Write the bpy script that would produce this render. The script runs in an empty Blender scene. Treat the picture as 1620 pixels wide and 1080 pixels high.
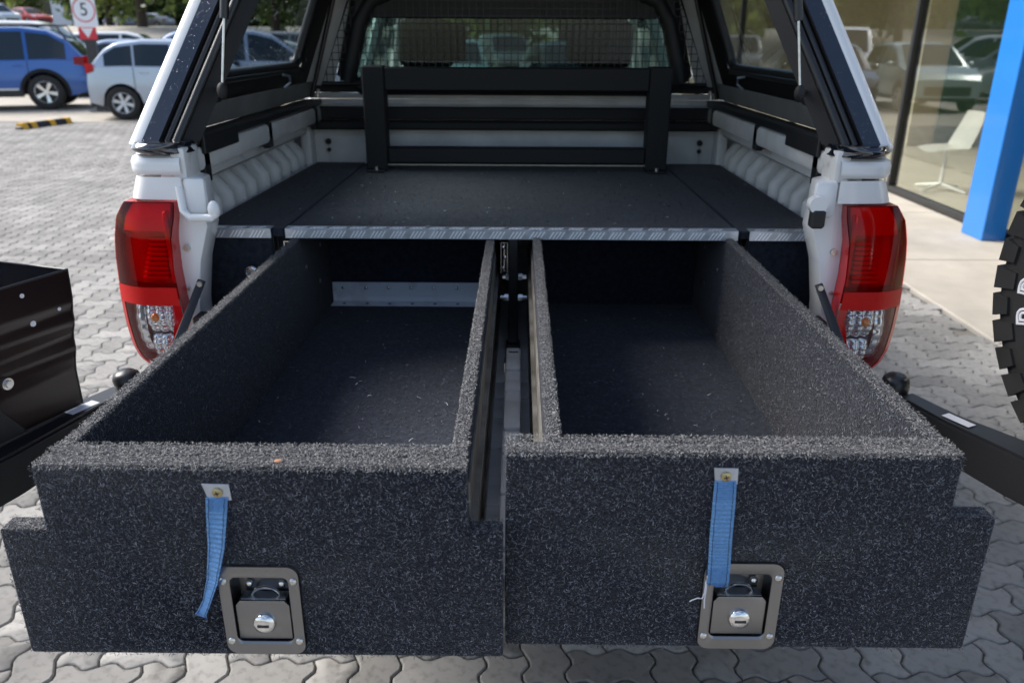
import bpy, bmesh, math, random
import numpy as np
from mathutils import Vector, Matrix
R = math.radians
random.seed(7)
sc = bpy.context.scene
COL = sc.collection

# ------------------------------------------------------------------ camera
F_PX = 1251.0
PITCH = math.atan(480 / F_PX); CAM_H = 1.55; YAW = R(.45); ROLL = R(.25)
fw = Vector((-math.sin(YAW) * math.cos(PITCH), math.cos(YAW) * math.cos(PITCH), -math.sin(PITCH)))
rt = Vector((math.cos(YAW), math.sin(YAW), 0)); up = rt.cross(fw)
rt2 = rt * math.cos(ROLL) + up * math.sin(ROLL); up2 = up * math.cos(ROLL) - rt * math.sin(ROLL)
cam_d = bpy.data.cameras.new('camera'); cam = bpy.data.objects.new('camera', cam_d); COL.objects.link(cam)
m = Matrix((rt2, up2, -fw)).transposed().to_4x4(); m.translation = (0, 0, CAM_H)
cam.matrix_world = m
cam_d.sensor_width = 36; cam_d.lens = 36 * F_PX / 1620
cam_d.clip_start = .02; cam_d.clip_end = 1500
cam_d.dof.use_dof = True; cam_d.dof.focus_distance = 1.25; cam_d.dof.aperture_fstop = 5.4
sc.camera = cam

# ------------------------------------------------------------------ light
SUN_AZ = Vector((-.95, .33)).normalized(); SUN_EL = R(42)
w = bpy.data.worlds.new('World'); sc.world = w; w.use_nodes = True
nt = w.node_tree; nt.nodes.clear()
wo = nt.nodes.new('ShaderNodeOutputWorld'); bg = nt.nodes.new('ShaderNodeBackground')
sky = nt.nodes.new('ShaderNodeTexSky'); sky.sky_type = 'NISHITA'; sky.sun_disc = False
sky.sun_elevation = SUN_EL; sky.sun_rotation = math.atan2(SUN_AZ.x, SUN_AZ.y)
sky.air_density = 1.0; sky.dust_density = 1.2; sky.ozone_density = 1.0
# thin broken cloud over the whole sky
tc = nt.nodes.new('ShaderNodeTexCoord'); nz = nt.nodes.new('ShaderNodeTexNoise'); nz.inputs['Scale'].default_value = 2.2
nz.inputs['Detail'].default_value = 6
cr = nt.nodes.new('ShaderNodeValToRGB'); cr.color_ramp.elements[0].position = .50; cr.color_ramp.elements[1].position = .74
mx = nt.nodes.new('ShaderNodeMix'); mx.data_type = 'RGBA'; mx.inputs['B'].default_value = (5.0, 5.3, 6.0, 1)
nt.links.new(tc.outputs['Generated'], nz.inputs['Vector']); nt.links.new(nz.outputs['Fac'], cr.inputs['Fac'])
nt.links.new(cr.outputs['Color'], mx.inputs['Factor']); nt.links.new(sky.outputs['Color'], mx.inputs['A'])
nt.links.new(mx.outputs['Result'], bg.inputs['Color']); bg.inputs['Strength'].default_value = .092
nt.links.new(bg.outputs['Background'], wo.inputs['Surface'])
sl = bpy.data.lights.new('sun', 'SUN'); sl.energy = 3.4; sl.angle = R(34); sl.color = (1, .96, .9)
so = bpy.data.objects.new('sun', sl); COL.objects.link(so)
sv = Vector((SUN_AZ.x * math.cos(SUN_EL), SUN_AZ.y * math.cos(SUN_EL), math.sin(SUN_EL)))
so.rotation_euler = (-sv).to_track_quat('-Z', 'Y').to_euler(); so.location = (-8, 3, 12)
vs = sc.view_settings
vs.view_transform = 'Standard'; vs.look = 'None'; vs.gamma = 1; vs.use_curve_mapping = False; vs.exposure = 1.22

# ------------------------------------------------------------------ materials
MATS = {}
def P(name, col, rough=.5, metal=0., coat=0., spec=.5, var=0., vscale=8., bump=0., bscale=60., col2=None, sheen=0.,
      island=0., objrand=0., stain=0., trans=0., ior=1.5, detail=4., vlo=.35, vhi=.65, bdist=.002, emit=None):
    m = bpy.data.materials.new(name); m.use_nodes = True; MATS[name] = m
    nt = m.node_tree; b = nt.nodes['Principled BSDF']; L = nt.links.new
    b.inputs['Roughness'].default_value = rough; b.inputs['Metallic'].default_value = metal
    b.inputs['Coat Weight'].default_value = coat; b.inputs['Coat Roughness'].default_value = .05
    b.inputs['Specular IOR Level'].default_value = spec; b.inputs['IOR'].default_value = ior
    b.inputs['Transmission Weight'].default_value = trans
    b.inputs['Sheen Weight'].default_value = sheen; b.inputs['Sheen Roughness'].default_value = .5
    c = (*col, 1); b.inputs['Base Color'].default_value = c
    if emit: b.inputs['Emission Color'].default_value = (*emit[0], 1); b.inputs['Emission Strength'].default_value = emit[1]
    co = None
    if var or bump or col2:
        t = nt.nodes.new('ShaderNodeTexCoord')
    out = None
    if var or col2:
        n = nt.nodes.new('ShaderNodeTexNoise'); n.inputs['Scale'].default_value = vscale; n.inputs['Detail'].default_value = detail
        L(t.outputs['Object'], n.inputs['Vector'])
        r = nt.nodes.new('ShaderNodeValToRGB'); r.color_ramp.elements[0].position = vlo; r.color_ramp.elements[1].position = vhi
        a = col; d = col2 if col2 else tuple(x * (1 - var) for x in col)
        r.color_ramp.elements[0].color = (*d, 1); r.color_ramp.elements[1].color = (*a, 1)
        L(n.outputs['Fac'], r.inputs['Fac']); out = r.outputs['Color']
    if island or objrand:
        k = island or objrand
        if island:
            g = nt.nodes.new('ShaderNodeNewGeometry'); src = g.outputs['Random Per Island']
        else:
            g = nt.nodes.new('ShaderNodeObjectInfo'); src = g.outputs['Random']
        mr = nt.nodes.new('ShaderNodeMapRange'); mr.inputs['To Min'].default_value = 1 - k; mr.inputs['To Max'].default_value = 1 + k
        L(src, mr.inputs['Value'])
        hs = nt.nodes.new('ShaderNodeHueSaturation'); L(mr.outputs['Result'], hs.inputs['Value'])
        if out: L(out, hs.inputs['Color'])
        else: hs.inputs['Color'].default_value = c
        out = hs.outputs['Color']
    if stain:
        gp = nt.nodes.new('ShaderNodeNewGeometry'); ns = nt.nodes.new('ShaderNodeTexNoise'); ns.inputs['Scale'].default_value = 1.3; ns.inputs['Detail'].default_value = 9; ns.inputs['Roughness'].default_value = .65
        L(gp.outputs['Position'], ns.inputs['Vector']); m2 = nt.nodes.new('ShaderNodeMapRange'); m2.inputs['From Min'].default_value = .32; m2.inputs['From Max'].default_value = .62
        m2.inputs['To Min'].default_value = 1 - stain; m2.inputs['To Max'].default_value = 1.06; L(ns.outputs['Fac'], m2.inputs['Value'])
        h2 = nt.nodes.new('ShaderNodeHueSaturation'); L(m2.outputs['Result'], h2.inputs['Value'])
        if out: L(out, h2.inputs['Color'])
        else: h2.inputs['Color'].default_value = c
        out = h2.outputs['Color']
    if out: L(out, b.inputs['Base Color'])
    if bump:
        n2 = nt.nodes.new('ShaderNodeTexNoise'); n2.inputs['Scale'].default_value = bscale; n2.inputs['Detail'].default_value = 5
        L(t.outputs['Object'], n2.inputs['Vector'])
        bp = nt.nodes.new('ShaderNodeBump'); bp.inputs['Strength'].default_value = bump; bp.inputs['Distance'].default_value = bdist
        L(n2.outputs['Fac'], bp.inputs['Height']); L(bp.outputs['Normal'], b.inputs['Normal'])
    return m
def thin(name, tint, refl=1.5, rough=.02, mul=1.):
    """thin see-through sheet: tinted transparency with a Fresnel reflection"""
    m = bpy.data.materials.new(name); m.use_nodes = True; MATS[name] = m
    nt = m.node_tree; nt.nodes.remove(nt.nodes['Principled BSDF']); o = nt.nodes['Material Output']
    tr = nt.nodes.new('ShaderNodeBsdfTransparent'); tr.inputs['Color'].default_value = (*tint, 1)
    gl = nt.nodes.new('ShaderNodeBsdfGlossy'); gl.inputs['Roughness'].default_value = rough
    f0 = ((refl - 1) / (refl + 1)) ** 2
    lw = nt.nodes.new('ShaderNodeLayerWeight'); lw.inputs['Blend'].default_value = .5
    pw = nt.nodes.new('ShaderNodeMath'); pw.operation = 'POWER'; pw.inputs[1].default_value = 4.5
    nt.links.new(lw.outputs['Facing'], pw.inputs[0])
    mm = nt.nodes.new('ShaderNodeMapRange'); mm.inputs['To Min'].default_value = f0 * mul; mm.inputs['To Max'].default_value = 1
    nt.links.new(pw.outputs[0], mm.inputs['Value'])
    mi = nt.nodes.new('ShaderNodeMixShader'); L = nt.links.new
    L(mm.outputs[0], mi.inputs['Fac']); L(tr.outputs[0], mi.inputs[1]); L(gl.outputs[0], mi.inputs[2])
    L(mi.outputs[0], o.inputs['Surface']); return m

P('white_paint', (.80, .81, .82), .22, coat=.5, var=.04, vscale=3)
P('grey_liner', (.20, .20, .195), .5, var=.2, vscale=12)
P('tub_paint', (.72, .72, .71), .38, var=.22, vscale=9, detail=8, bump=.05, bscale=30)
P('scuffed_paint', (.74, .74, .73), .4, var=.35, vscale=22, detail=8, vlo=.30, vhi=.42)
P('tailgate_paint', (.82, .83, .84), .35, var=.12, vscale=12)
P('gloss_black', (.010, .013, .022), .07, coat=1., spec=.6)
P('satin_black', (.012, .013, .016), .35, bump=.04, bscale=300)
P('matt_black', (.006, .006, .0075), .65)
P('powder_black', (.013, .0135, .016), .42, bump=.25, bscale=700, bdist=.0006)
P('rubber', (.016, .016, .017), .55, var=.3, vscale=30)
P('tyre_rubber', (.022, .021, .020), .75, var=.35, vscale=18, bump=.2, bscale=200)
P('liner', (.020, .020, .022), .7, var=.3, vscale=14)
P('carpet', (.0080, .0090, .0160), .95, spec=.12, col2=(.024, .0265, .037), vscale=210, detail=5, vlo=.36, vhi=.62, sheen=.14, bump=1., bscale=420, bdist=.004)
P('carpet_floor', (.0125, .0155, .025), .9, spec=.15, stain=.35, col2=(.027, .034, .050), vscale=90, detail=8, vlo=.3, vhi=.7, sheen=.10, bump=.8, bscale=500, bdist=.002)
P('fibre_dark', (.075, .080, .095), .8, spec=.25, island=.75)
P('fibre', (.185, .195, .22), .7, spec=.3, island=.75)
P('fibre_rim', (.17, .169, .170), .7, spec=.3, island=.7)
P('aluminium', (.56, .61, .69), .40, metal=.8, var=.25, vscale=40, bump=.05, bscale=80)
P('dusty_aluminium', (.78, .82, .88), .5, metal=.25, col2=(.50, .50, .50), vscale=16, detail=7, vlo=.25, vhi=.5)
P('stainless', (.25, .253, .262), .30, metal=1., var=.08, vscale=6, bump=.03, bscale=400)
P('tread_glint', (.86, .88, .92), .4, metal=.25)  # paler copy of the plate's aluminium; glint of the bars put into the colour
P('bright_steel', (.78, .78, .77), .16, metal=1.)
P('zinc', (.66, .66, .64), .3, metal=1., var=.2, vscale=80)
P('brass_zinc', (.42, .36, .20), .35, metal=1.)
P('dirty_steel', (.36, .345, .32), .42, metal=.6, col2=(.12, .11, .095), vscale=13, detail=9, vlo=.28, vhi=.62)
P('dark_steel', (.035, .036, .040), .4, metal=.5)
P('blue_webbing', (.27, .56, .93), .7, sheen=.2, var=.22, vscale=420)
P('blue_thread', (.02, .05, .14), .8)
P('pale_thread', (.7, .72, .78), .7)
P('label_white', (.82, .80, .81), .5, var=.06, vscale=40)
P('black_red_reflection', (.020, .0075, .0085), .36, coat=.25, var=.3, vscale=5)  # black steel with its red reflection put into the base colour
P('lamp_red', (.42, .004, .006), .12, coat=1.)
P('lamp_dark_red', (.55, .010, .010), .3, coat=.6)
P('lamp_bezel', (.50, .004, .006), .14, spec=.4, coat=.35)
P('reflector_red', (.62, .006, .006), .35, spec=.25, bump=.5, bscale=500)
P('chrome_dim', (.80, .81, .83), .16, metal=.75)
P('rust_mark', (.30, .15, .09), .9)
P('bulb_orange', (.75, .22, .03), .2, coat=1.)
thin('lens_red', (.88, .018, .022), 1.38, .03)
thin('lens_clear', (.90, .91, .93), 1.45, .02)
thin('tinted_glass', (.74, .78, .78), 1.5, .01)
thin('cab_glass', (.60, .68, .66), 1.45, .01)
thin('shop_glass', (.90, .92, .89), 1.6, .01, 2.0)
thin('water_drop', (.9, .93, .97), 1.6, .01, 2.)
P('paver', (.268, .258, .245), .85, spec=.2, col2=(.175, .167, .156), vscale=38, detail=10, vlo=.28, vhi=.5, objrand=.20, stain=.30, bump=.7, bscale=330, bdist=.0015)
P('paver_mass', (.268, .258, .245), .85, spec=.2, col2=(.175, .167, .156), vscale=38, detail=10, vlo=.28, vhi=.5, island=.20, stain=.30, bump=.7, bscale=330, bdist=.0015)
P('joint_sand', (.17, .155, .135), .9, var=.3, vscale=20)
P('concrete', (.37, .335, .285), .8, var=.14, vscale=3, bump=.2, bscale=120, objrand=.06, stain=.18)
P('kerb_concrete', (.36, .34, .31), .8, var=.2, vscale=6)
P('asphalt', (.14, .135, .13), .85, var=.3, vscale=2)
P('grass', (.07, .11, .03), .9, var=.5, vscale=3, bump=.5, bscale=20)
P('blue_pillar', (.012, .155, .49), .28, coat=.4, var=.06, vscale=2)
P('frame_black', (.014, .014, .014), .4)
P('room_wall', (.60, .53, .40), .8, var=.08, vscale=1)
P('room_floor', (.55, .49, .40), .35, var=.08, vscale=1)
P('room_dark', (.05, .12, .08), .6)
P('white_plastic', (.82, .81, .78), .35)
P('dark_top', (.06, .05, .045), .4)
P('soffit', (.55, .53, .48), .7)
P('sign_white', (.82, .84, .88), .4, var=.04, vscale=6)
P('sign_red', (.62, .03, .05), .4)
P('sign_ink', (.01, .012, .015), .5)
P('sign_green', (.02, .34, .22), .4)
P('post_grey', (.035, .037, .042), .45, var=.2, vscale=10)
P('stop_yellow', (.75, .40, .02), .55, var=.15, vscale=30)
P('bark', (.06, .045, .032), .9, var=.4, vscale=8)
def leaf(name, col, tr):
    m = P(name, col, .6, island=.45); nt = m.node_tree; b_ = nt.nodes['Principled BSDF']; o_ = nt.nodes['Material Output']
    t_ = nt.nodes.new('ShaderNodeBsdfTranslucent'); t_.inputs['Color'].default_value = (*tr, 1); mi = nt.nodes.new('ShaderNodeMixShader'); mi.inputs['Fac'].default_value = .45
    nt.links.new(b_.outputs[0], mi.inputs[1]); nt.links.new(t_.outputs[0], mi.inputs[2]); nt.links.new(mi.outputs[0], o_.inputs['Surface'])
leaf('leaf_light', (.10, .13, .04), (.22, .28, .06)); leaf('leaf_dark', (.045, .07, .025), (.09, .14, .03)); leaf('leaf_olive', (.09, .10, .04), (.20, .21, .07))
P('rim_alloy', (.75, .76, .77), .25, metal=.85)
P('rim_silver', (.70, .71, .72), .35, metal=.3)
P('car_glass', (.012, .02, .026), .06, spec=.6)
P('car_trim', (.018, .018, .02), .5)
P('plate', (.75, .75, .7), .4)
P('lamp_white', (.75, .77, .8), .1, coat=1.)
P('cloth_dark', (.02, .022, .026), .85)
P('dash', (.03, .03, .032), .7)
def paint(name, col, metal=.25):
    if name not in MATS: P(name, col, .28, metal=metal, coat=1.)
    return name

# ------------------------------------------------------------------ helpers
def V(*a): return Vector(a)
ROOTLOC = {}
class B:
    def __init__(s): s.bm = bmesh.new()
    def _add(s, vs, fs):
        v = [s.bm.verts.new(p) for p in vs]; out = []
        for f in fs:
            try: out.append(s.bm.faces.new([v[i] for i in f]))
            except ValueError: pass
        return v, out
    def box(s, x0, x1, y0, y1, z0, z1, bev=0, seg=1, mat=None):
        x0, x1 = min(x0, x1), max(x0, x1); y0, y1 = min(y0, y1), max(y0, y1); z0, z1 = min(z0, z1), max(z0, z1)
        vs = [Vector(p) for p in ((x0,y0,z0),(x1,y0,z0),(x1,y1,z0),(x0,y1,z0),(x0,y0,z1),(x1,y0,z1),(x1,y1,z1),(x0,y1,z1))]
        if mat: vs = [mat @ p for p in vs]
        v, f = s._add(vs, [(0,3,2,1),(4,5,6,7),(0,1,5,4),(1,2,6,5),(2,3,7,6),(3,0,4,7)])
        if bev: s.bev(f, bev, seg)
        return s
    def bev(s, faces, w, seg=1):
        es = list({e for f in faces for e in f.edges})
        bmesh.ops.bevel(s.bm, geom=es, offset=w, segments=seg, affect='EDGES', profile=.5, clamp_overlap=True)
    def prism(s, pts, d, bev=0, seg=1):
        d = Vector(d); n = len(pts); a = [Vector(p) for p in pts]
        nrm = Vector((0, 0, 0))
        for i in range(n): nrm += a[i].cross(a[(i + 1) % n])
        if nrm.dot(d) > 0: a = a[::-1]
        vs = a + [p + d for p in a]
        fs = [tuple(range(n)), tuple(range(2 * n - 1, n - 1, -1))] + [(i, i + n, (i + 1) % n + n, (i + 1) % n) for i in range(n)]
        fs[2:] = [tuple(reversed(f)) for f in fs[2:]]
        v, f = s._add(vs, fs)
        bmesh.ops.recalc_face_normals(s.bm, faces=f)
        if bev: s.bev(f, bev, seg)
        return s
    def tube(s, pts, r, n=8, closed=False, cap=True):
        pts = [Vector(p) for p in pts]; m = len(pts); rings = []
        rs = r if isinstance(r, (list, tuple)) else [r] * m
        ref = None
        for i, p in enumerate(pts):
            a = pts[(i - 1) % m] if (i or closed) else p; b = pts[(i + 1) % m] if (i < m - 1 or closed) else p
            t = (b - a).normalized()
            if ref is None:
                ref = t.orthogonal().normalized()
            ref = (ref - t * ref.dot(t)).normalized(); c = t.cross(ref)
            rings.append([s.bm.verts.new(p + (ref * math.cos(k * 2 * math.pi / n) + c * math.sin(k * 2 * math.pi / n)) * rs[i]) for k in range(n)])
        for i in range(m if closed else m - 1):
            A, Bb = rings[i], rings[(i + 1) % m]
            for k in range(n): s.bm.faces.new((A[k], A[(k + 1) % n], Bb[(k + 1) % n], Bb[k]))
        if cap and not closed:
            s.bm.faces.new(rings[0][::-1]); s.bm.faces.new(rings[-1])
        return s
    def cyl(s, p0, p1, r, n=16, r2=None):
        return s.tube([p0, p1], [r, r if r2 is None else r2], n)
    def lathe(s, prof, o, ax, n=24, closed=False):
        """prof: (radius, height along ax)"""
        o = Vector(o); ax = Vector(ax).normalized(); e = ax.orthogonal().normalized(); f = ax.cross(e)
        rings = []
        for r, h in prof:
            rings.append([s.bm.verts.new(o + ax * h + (e * math.cos(2 * math.pi * k / n) + f * math.sin(2 * math.pi * k / n)) * max(r, 1e-5)) for k in range(n)])
        fs = []
        for i in range(len(prof) - (0 if closed else 1)):
            A, Bb = rings[i], rings[(i + 1) % len(prof)]
            for k in range(n): fs.append(s.bm.faces.new((A[k], A[(k + 1) % n], Bb[(k + 1) % n], Bb[k])))
        return s
    def sph(s, c, r, u=12, v=8):
        c = Vector(c); r = r if isinstance(r, (tuple, list)) else (r, r, r)
        mm = Matrix.Translation(c) @ Matrix.Diagonal((*r, 1))
        bmesh.ops.create_uvsphere(s.bm, u_segments=u, v_segments=v, radius=1, matrix=mm); return s
    def grid(s, fn, nu, nv, closed_u=False):
        vs = [[s.bm.verts.new(fn(i / nu, j / nv)) for j in range(nv + 1)] for i in range(nu + (0 if closed_u else 1))]
        for i in range(nu):
            for j in range(nv):
                a, b = vs[i], vs[(i + 1) % len(vs)]
                try: s.bm.faces.new((a[j], b[j], b[j + 1], a[j + 1]))
                except ValueError: pass
        return s
    def sheet(s, pts):
        s._add([Vector(p) for p in pts], [tuple(range(len(pts)))]); return s
    def solid(s, t):
        bmesh.ops.solidify(s.bm, geom=s.bm.faces[:], thickness=t); return s
    def mesh(s, name, mat, off=None, ang=35):
        me = bpy.data.meshes.new(name)
        bmesh.ops.recalc_face_normals(s.bm, faces=s.bm.faces[:])
        if off: bmesh.ops.translate(s.bm, verts=s.bm.verts[:], vec=-Vector(off))
        s.bm.to_mesh(me); s.bm.free()
        me.polygons.foreach_set('use_smooth', [True] * len(me.polygons))
        me.set_sharp_from_angle(angle=R(ang))
        me.materials.append(MATS[mat]); return me
    def out(s, name, mat, parent=None, ang=35, label=None, kind=None):
        off = ROOTLOC.get(parent.name) if parent else None
        me = s.mesh(name, mat, off, ang)
        o = bpy.data.objects.new(name, me); COL.objects.link(o)
        if parent:
            o.parent = parent; ROOTLOC[o.name] = off or Vector((0, 0, 0))
        if label: o['label'] = label
        if kind: o['kind'] = kind
        return o
def thing(name, label, cat, loc=(0, 0, 0), group=None, rz=0, local=False):
    o = bpy.data.objects.new(name, None); COL.objects.link(o); o.location = loc; o.rotation_euler[2] = rz
    o.empty_display_size = .1
    ROOTLOC[o.name] = Vector((0, 0, 0)) if local else Vector(loc)
    o['label'] = label; o['category'] = cat
    if group: o['group'] = group
    return o
def tag(o, label, cat, group=None):
    o['label'] = label; o['category'] = cat
    if group: o['group'] = group
    return o
def raw(name, verts, faces_flat, nper, mat, parent=None, kind=None, smooth=False, off=None):
    """fast mesh of equal n-gons from numpy arrays"""
    me = bpy.data.meshes.new(name); nv = len(verts); nf = len(faces_flat) // nper
    if off is not None: verts = verts - np.array(off)
    me.vertices.add(nv); me.vertices.foreach_set('co', np.asarray(verts, dtype=np.float32).ravel())
    me.loops.add(nf * nper); me.loops.foreach_set('vertex_index', np.asarray(faces_flat, dtype=np.int32))
    me.polygons.add(nf); me.polygons.foreach_set('loop_start', np.arange(nf, dtype=np.int32) * nper)
    me.update(calc_edges=True); me.validate()
    if smooth: me.polygons.foreach_set('use_smooth', [True] * nf)
    me.materials.append(MATS[mat])
    o = bpy.data.objects.new(name, me); COL.objects.link(o)
    if parent: o.parent = parent; ROOTLOC[o.name] = ROOTLOC[parent.name]
    if kind: o['kind'] = kind
    return o
def proj(X, Y, Z):
    q = np.stack([X, Y, Z - CAM_H], -1)
    z = q @ np.array(fw); z = np.where(z < .05, .05, z)
    return 810 + F_PX * (q @ np.array(rt2)) / z, 540 - F_PX * (q @ np.array(up2)) / z, z
rng = np.random.default_rng(5)
def fibres(name, rects, mat, parent, per_m2, ln=(.004, .011), wd=.00034, lift=.0016, stand=.08, hole=None):
    """tiny curled carpet hairs lying on rectangles (origin, edge u, edge v, outward normal)"""
    allv = []; n_tot = 0
    for (o, u, v, nr) in rects:
        o = np.array(o, float); u = np.array(u, float); v = np.array(v, float); nr = np.array(nr, float)
        area = np.linalg.norm(np.cross(u, v)); n = int(area * per_m2)
        if n < 1: continue
        a = rng.random((n, 1)); b = rng.random((n, 1))
        p = o + a * u + b * v
        if hole:
            ok = ~((p[:, 0] > hole[0]) & (p[:, 0] < hole[1]) & (p[:, 2] > hole[2]) & (p[:, 2] < hole[3])); p = p[ok]; n = len(p)
        e1 = u / np.linalg.norm(u); e2 = np.cross(nr, e1)
        th = rng.random(n) * 2 * np.pi; kap = (rng.random(n) - .5) * 4.0
        L = ln[0] + (ln[1] - ln[0]) * rng.random(n) ** 1.5
        st = np.where(rng.random(n) < stand, rng.random(n) * 1.0, rng.random(n) * .22)
        pts = []; cur = p + nr * (.0002 + rng.random((n, 1)) * .0008)
        hz = lift * rng.random(n)
        for k in range(4):
            t = k / 3
            pts.append(cur + nr * (np.sin(t * np.pi * .85) * hz)[:, None])
            ang = th + kap * t
            d = np.cos(ang)[:, None] * e1 + np.sin(ang)[:, None] * e2 + nr * (st * (1 - .5 * t))[:, None]
            cur = cur + d * (L / 3)[:, None]
        side0 = -np.sin(th)[:, None] * e1 + np.cos(th)[:, None] * e2 + nr * ((rng.random(n) - .5) * 1.2)[:, None]
        ww = wd * (.6 + .8 * rng.random(n))[:, None]
        for k in range(4):
            taper = (1, 1, .9, .45)[k]
            allv.append(('L', pts[k] - side0 * ww * taper)); allv.append(('R', pts[k] + side0 * ww * taper))
        n_tot += n
    # assemble: groups of 8 arrays
    V_ = []; Fc = []; base = 0
    for g in range(0, len(allv), 8):
        arr = np.stack([allv[g + i][1] for i in range(8)], 1)   # n,8,3
        n = arr.shape[0]; V_.append(arr.reshape(-1, 3))
        idx = base + np.arange(n)[:, None] * 8
        q = np.concatenate([idx + np.array([[0, 1, 3, 2]]), idx + np.array([[2, 3, 5, 4]]), idx + np.array([[4, 5, 7, 6]])], 1)
        Fc.append(q.ravel()); base += n * 8
    vv = np.concatenate(V_); ff = np.concatenate(Fc)
    return raw(name, vv, ff, 4, mat, parent, 'stuff', off=ROOTLOC[parent.name])

# ================================================================== SETTING
def structure(o): o['kind'] = 'structure'; return o
U_ = .1125
g = structure(B().sheet([(-300, -60, -.07), (300, -60, -.07), (300, 500, -.07), (-300, 500, -.07)]).out('ground', 'kerb_concrete'))
# paved yard -------------------------------------------------
def zig(p, q):
    """interlocking zig-zag edge: antisymmetric about its middle"""
    d = (q - p); n = np.array([-d[1], d[0]])
    a = .15
    return [p, p + d * .22 + n * a * .62, p + d * .38 + n * a * .62, p + d * .62 - n * a * .62, p + d * .78 - n * a * .62]
def paver_outline(vertical):
    c = [np.array(x, float) for x in ((0, 0), (1, 0), (2, 0), (2, 1), (1, 1), (0, 1))]
    if vertical: c = [np.array(x, float) for x in ((0, 0), (1, 0), (1, 1), (1, 2), (0, 2), (0, 1))]
    pts = []
    for i in range(6): pts += zig(c[i], c[(i + 1) % 6])
    return np.array(pts) * U_
def shrink(poly, d):
    n = len(poly); out = []
    for i in range(n):
        a = poly[i] - poly[i - 1]; b = poly[(i + 1) % n] - poly[i]
        na = np.array([-a[1], a[0]]) / np.linalg.norm(a); nb = np.array([-b[1], b[0]]) / np.linalg.norm(b)
        s = na + nb; s = s / max(np.dot(s, s) * .5, .5); out.append(poly[i] + s * d)
    return np.array(out)
def paver_geo(vertical):
    o = paver_outline(vertical); a = shrink(o, .0021); b = shrink(o, .0062)
    n = len(o)
    v = np.concatenate([np.c_[a, np.full(n, -.013)], np.c_[a, np.full(n, -.0045)], np.c_[b, np.zeros(n)]])
    return v, n
def paver_mesh(vertical):
    v, n = paver_geo(vertical)
    ctr = v[:, :2].mean(0); v = v - np.array([ctr[0], ctr[1], 0])
    f = [tuple(range(2 * n, 3 * n))]
    for k in (0, n):
        for i in range(n): f.append((k + i, k + (i + 1) % n, k + n + (i + 1) % n, k + n + i))
    me = bpy.data.meshes.new('paver'); me.from_pydata([tuple(p) for p in v], [], f); me.update()
    me.materials.append(MATS['paver']); return me, ctr
GA = R(3.0); ca, sa = math.cos(GA), math.sin(GA)
def grid2w(x, y): return x * ca - y * sa, x * sa + y * ca
tiles = []
N0 = 190
for j in range(-30, 185):
    for i in range(-N0, 60):
        k = (i - j) % 4
        if k == 0: tiles.append((i, j, 0))        # horizontal brick occupying (i,j),(i+1,j)
        elif k == 3: tiles.append((i, j, 1))      # upright brick occupying (i,j),(i,j+1)
tiles = np.array(tiles)
cx = (tiles[:, 0] + np.where(tiles[:, 2] == 0, 1, .5)) * U_; cy = (tiles[:, 1] + np.where(tiles[:, 2] == 0, .5, 1)) * U_
wx, wy = grid2w(cx, cy)
px, py, pz = proj(wx, wy, np.zeros(len(wx)))
keep = (wx < 2.58) & (wy > -2.2) & (wy < 15.6) & (((px > -420) & (pz > .3)) | ((wy < 2) & (wx > -2.4)))
tiles, wx, wy, px, py, pz = tiles[keep], wx[keep], wy[keep], px[keep], py[keep], pz[keep]
# which show: inside the frame and outside the outline of truck, drawers and arms
blk = [(0, 770), (0, 430), (95, 430), (130, 600), (190, 600), (225, 575), (180, 380), (210, 215), (310, 0), (1290, 0), (1400, 260), (1425, 380), (1385, 585), (1440, 620), (1572, 660), (1572, 330), (1620, 330), (1620, 745), (1530, 745), (1565, 828), (1525, 1025), (52, 1035), (7, 838), (65, 835), (48, 738)]
def inpoly(x, y, poly):
    c = np.zeros(len(x), bool); n = len(poly)
    for i in range(n):
        x0, y0 = poly[i]; x1, y1 = poly[i - 1]
        t = ((y0 > y) != (y1 > y)) & (x < (x1 - x0) * (y - y0) / ((y1 - y0) + 1e-9) + x0); c ^= t
    return c
vis = (px > -12) & (px < 1632) & (py < 1092) & (py > 0) & ~inpoly(px, py, blk)
size = np.where(vis, (CAM_H / pz ** 3), 0)
size = np.where(vis & (wy > .1), size, 0); order = np.argsort(-size); single = set(order[:300].tolist())
paving = structure(B().box(-26, 2.60, -14, 15.8, -.06, -.0115).out('paving', 'joint_sand'))
ROOTLOC['paving'] = Vector((0, 0, 0))
pm = [paver_mesh(0), paver_mesh(1)]
for t in sorted(single):
    o = bpy.data.objects.new('paver', pm[int(tiles[t, 2])][0]); COL.objects.link(o); o.parent = paving
    o.location = (wx[t], wy[t], random.uniform(-.0012, .0012)); o.rotation_euler = (random.uniform(-.006, .006), random.uniform(-.006, .006), GA + random.uniform(-.006, .006))
allv = []; fl4 = []; base = 0; topv = []; 
rest = np.array([t for t in range(len(tiles)) if t not in single])
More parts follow.
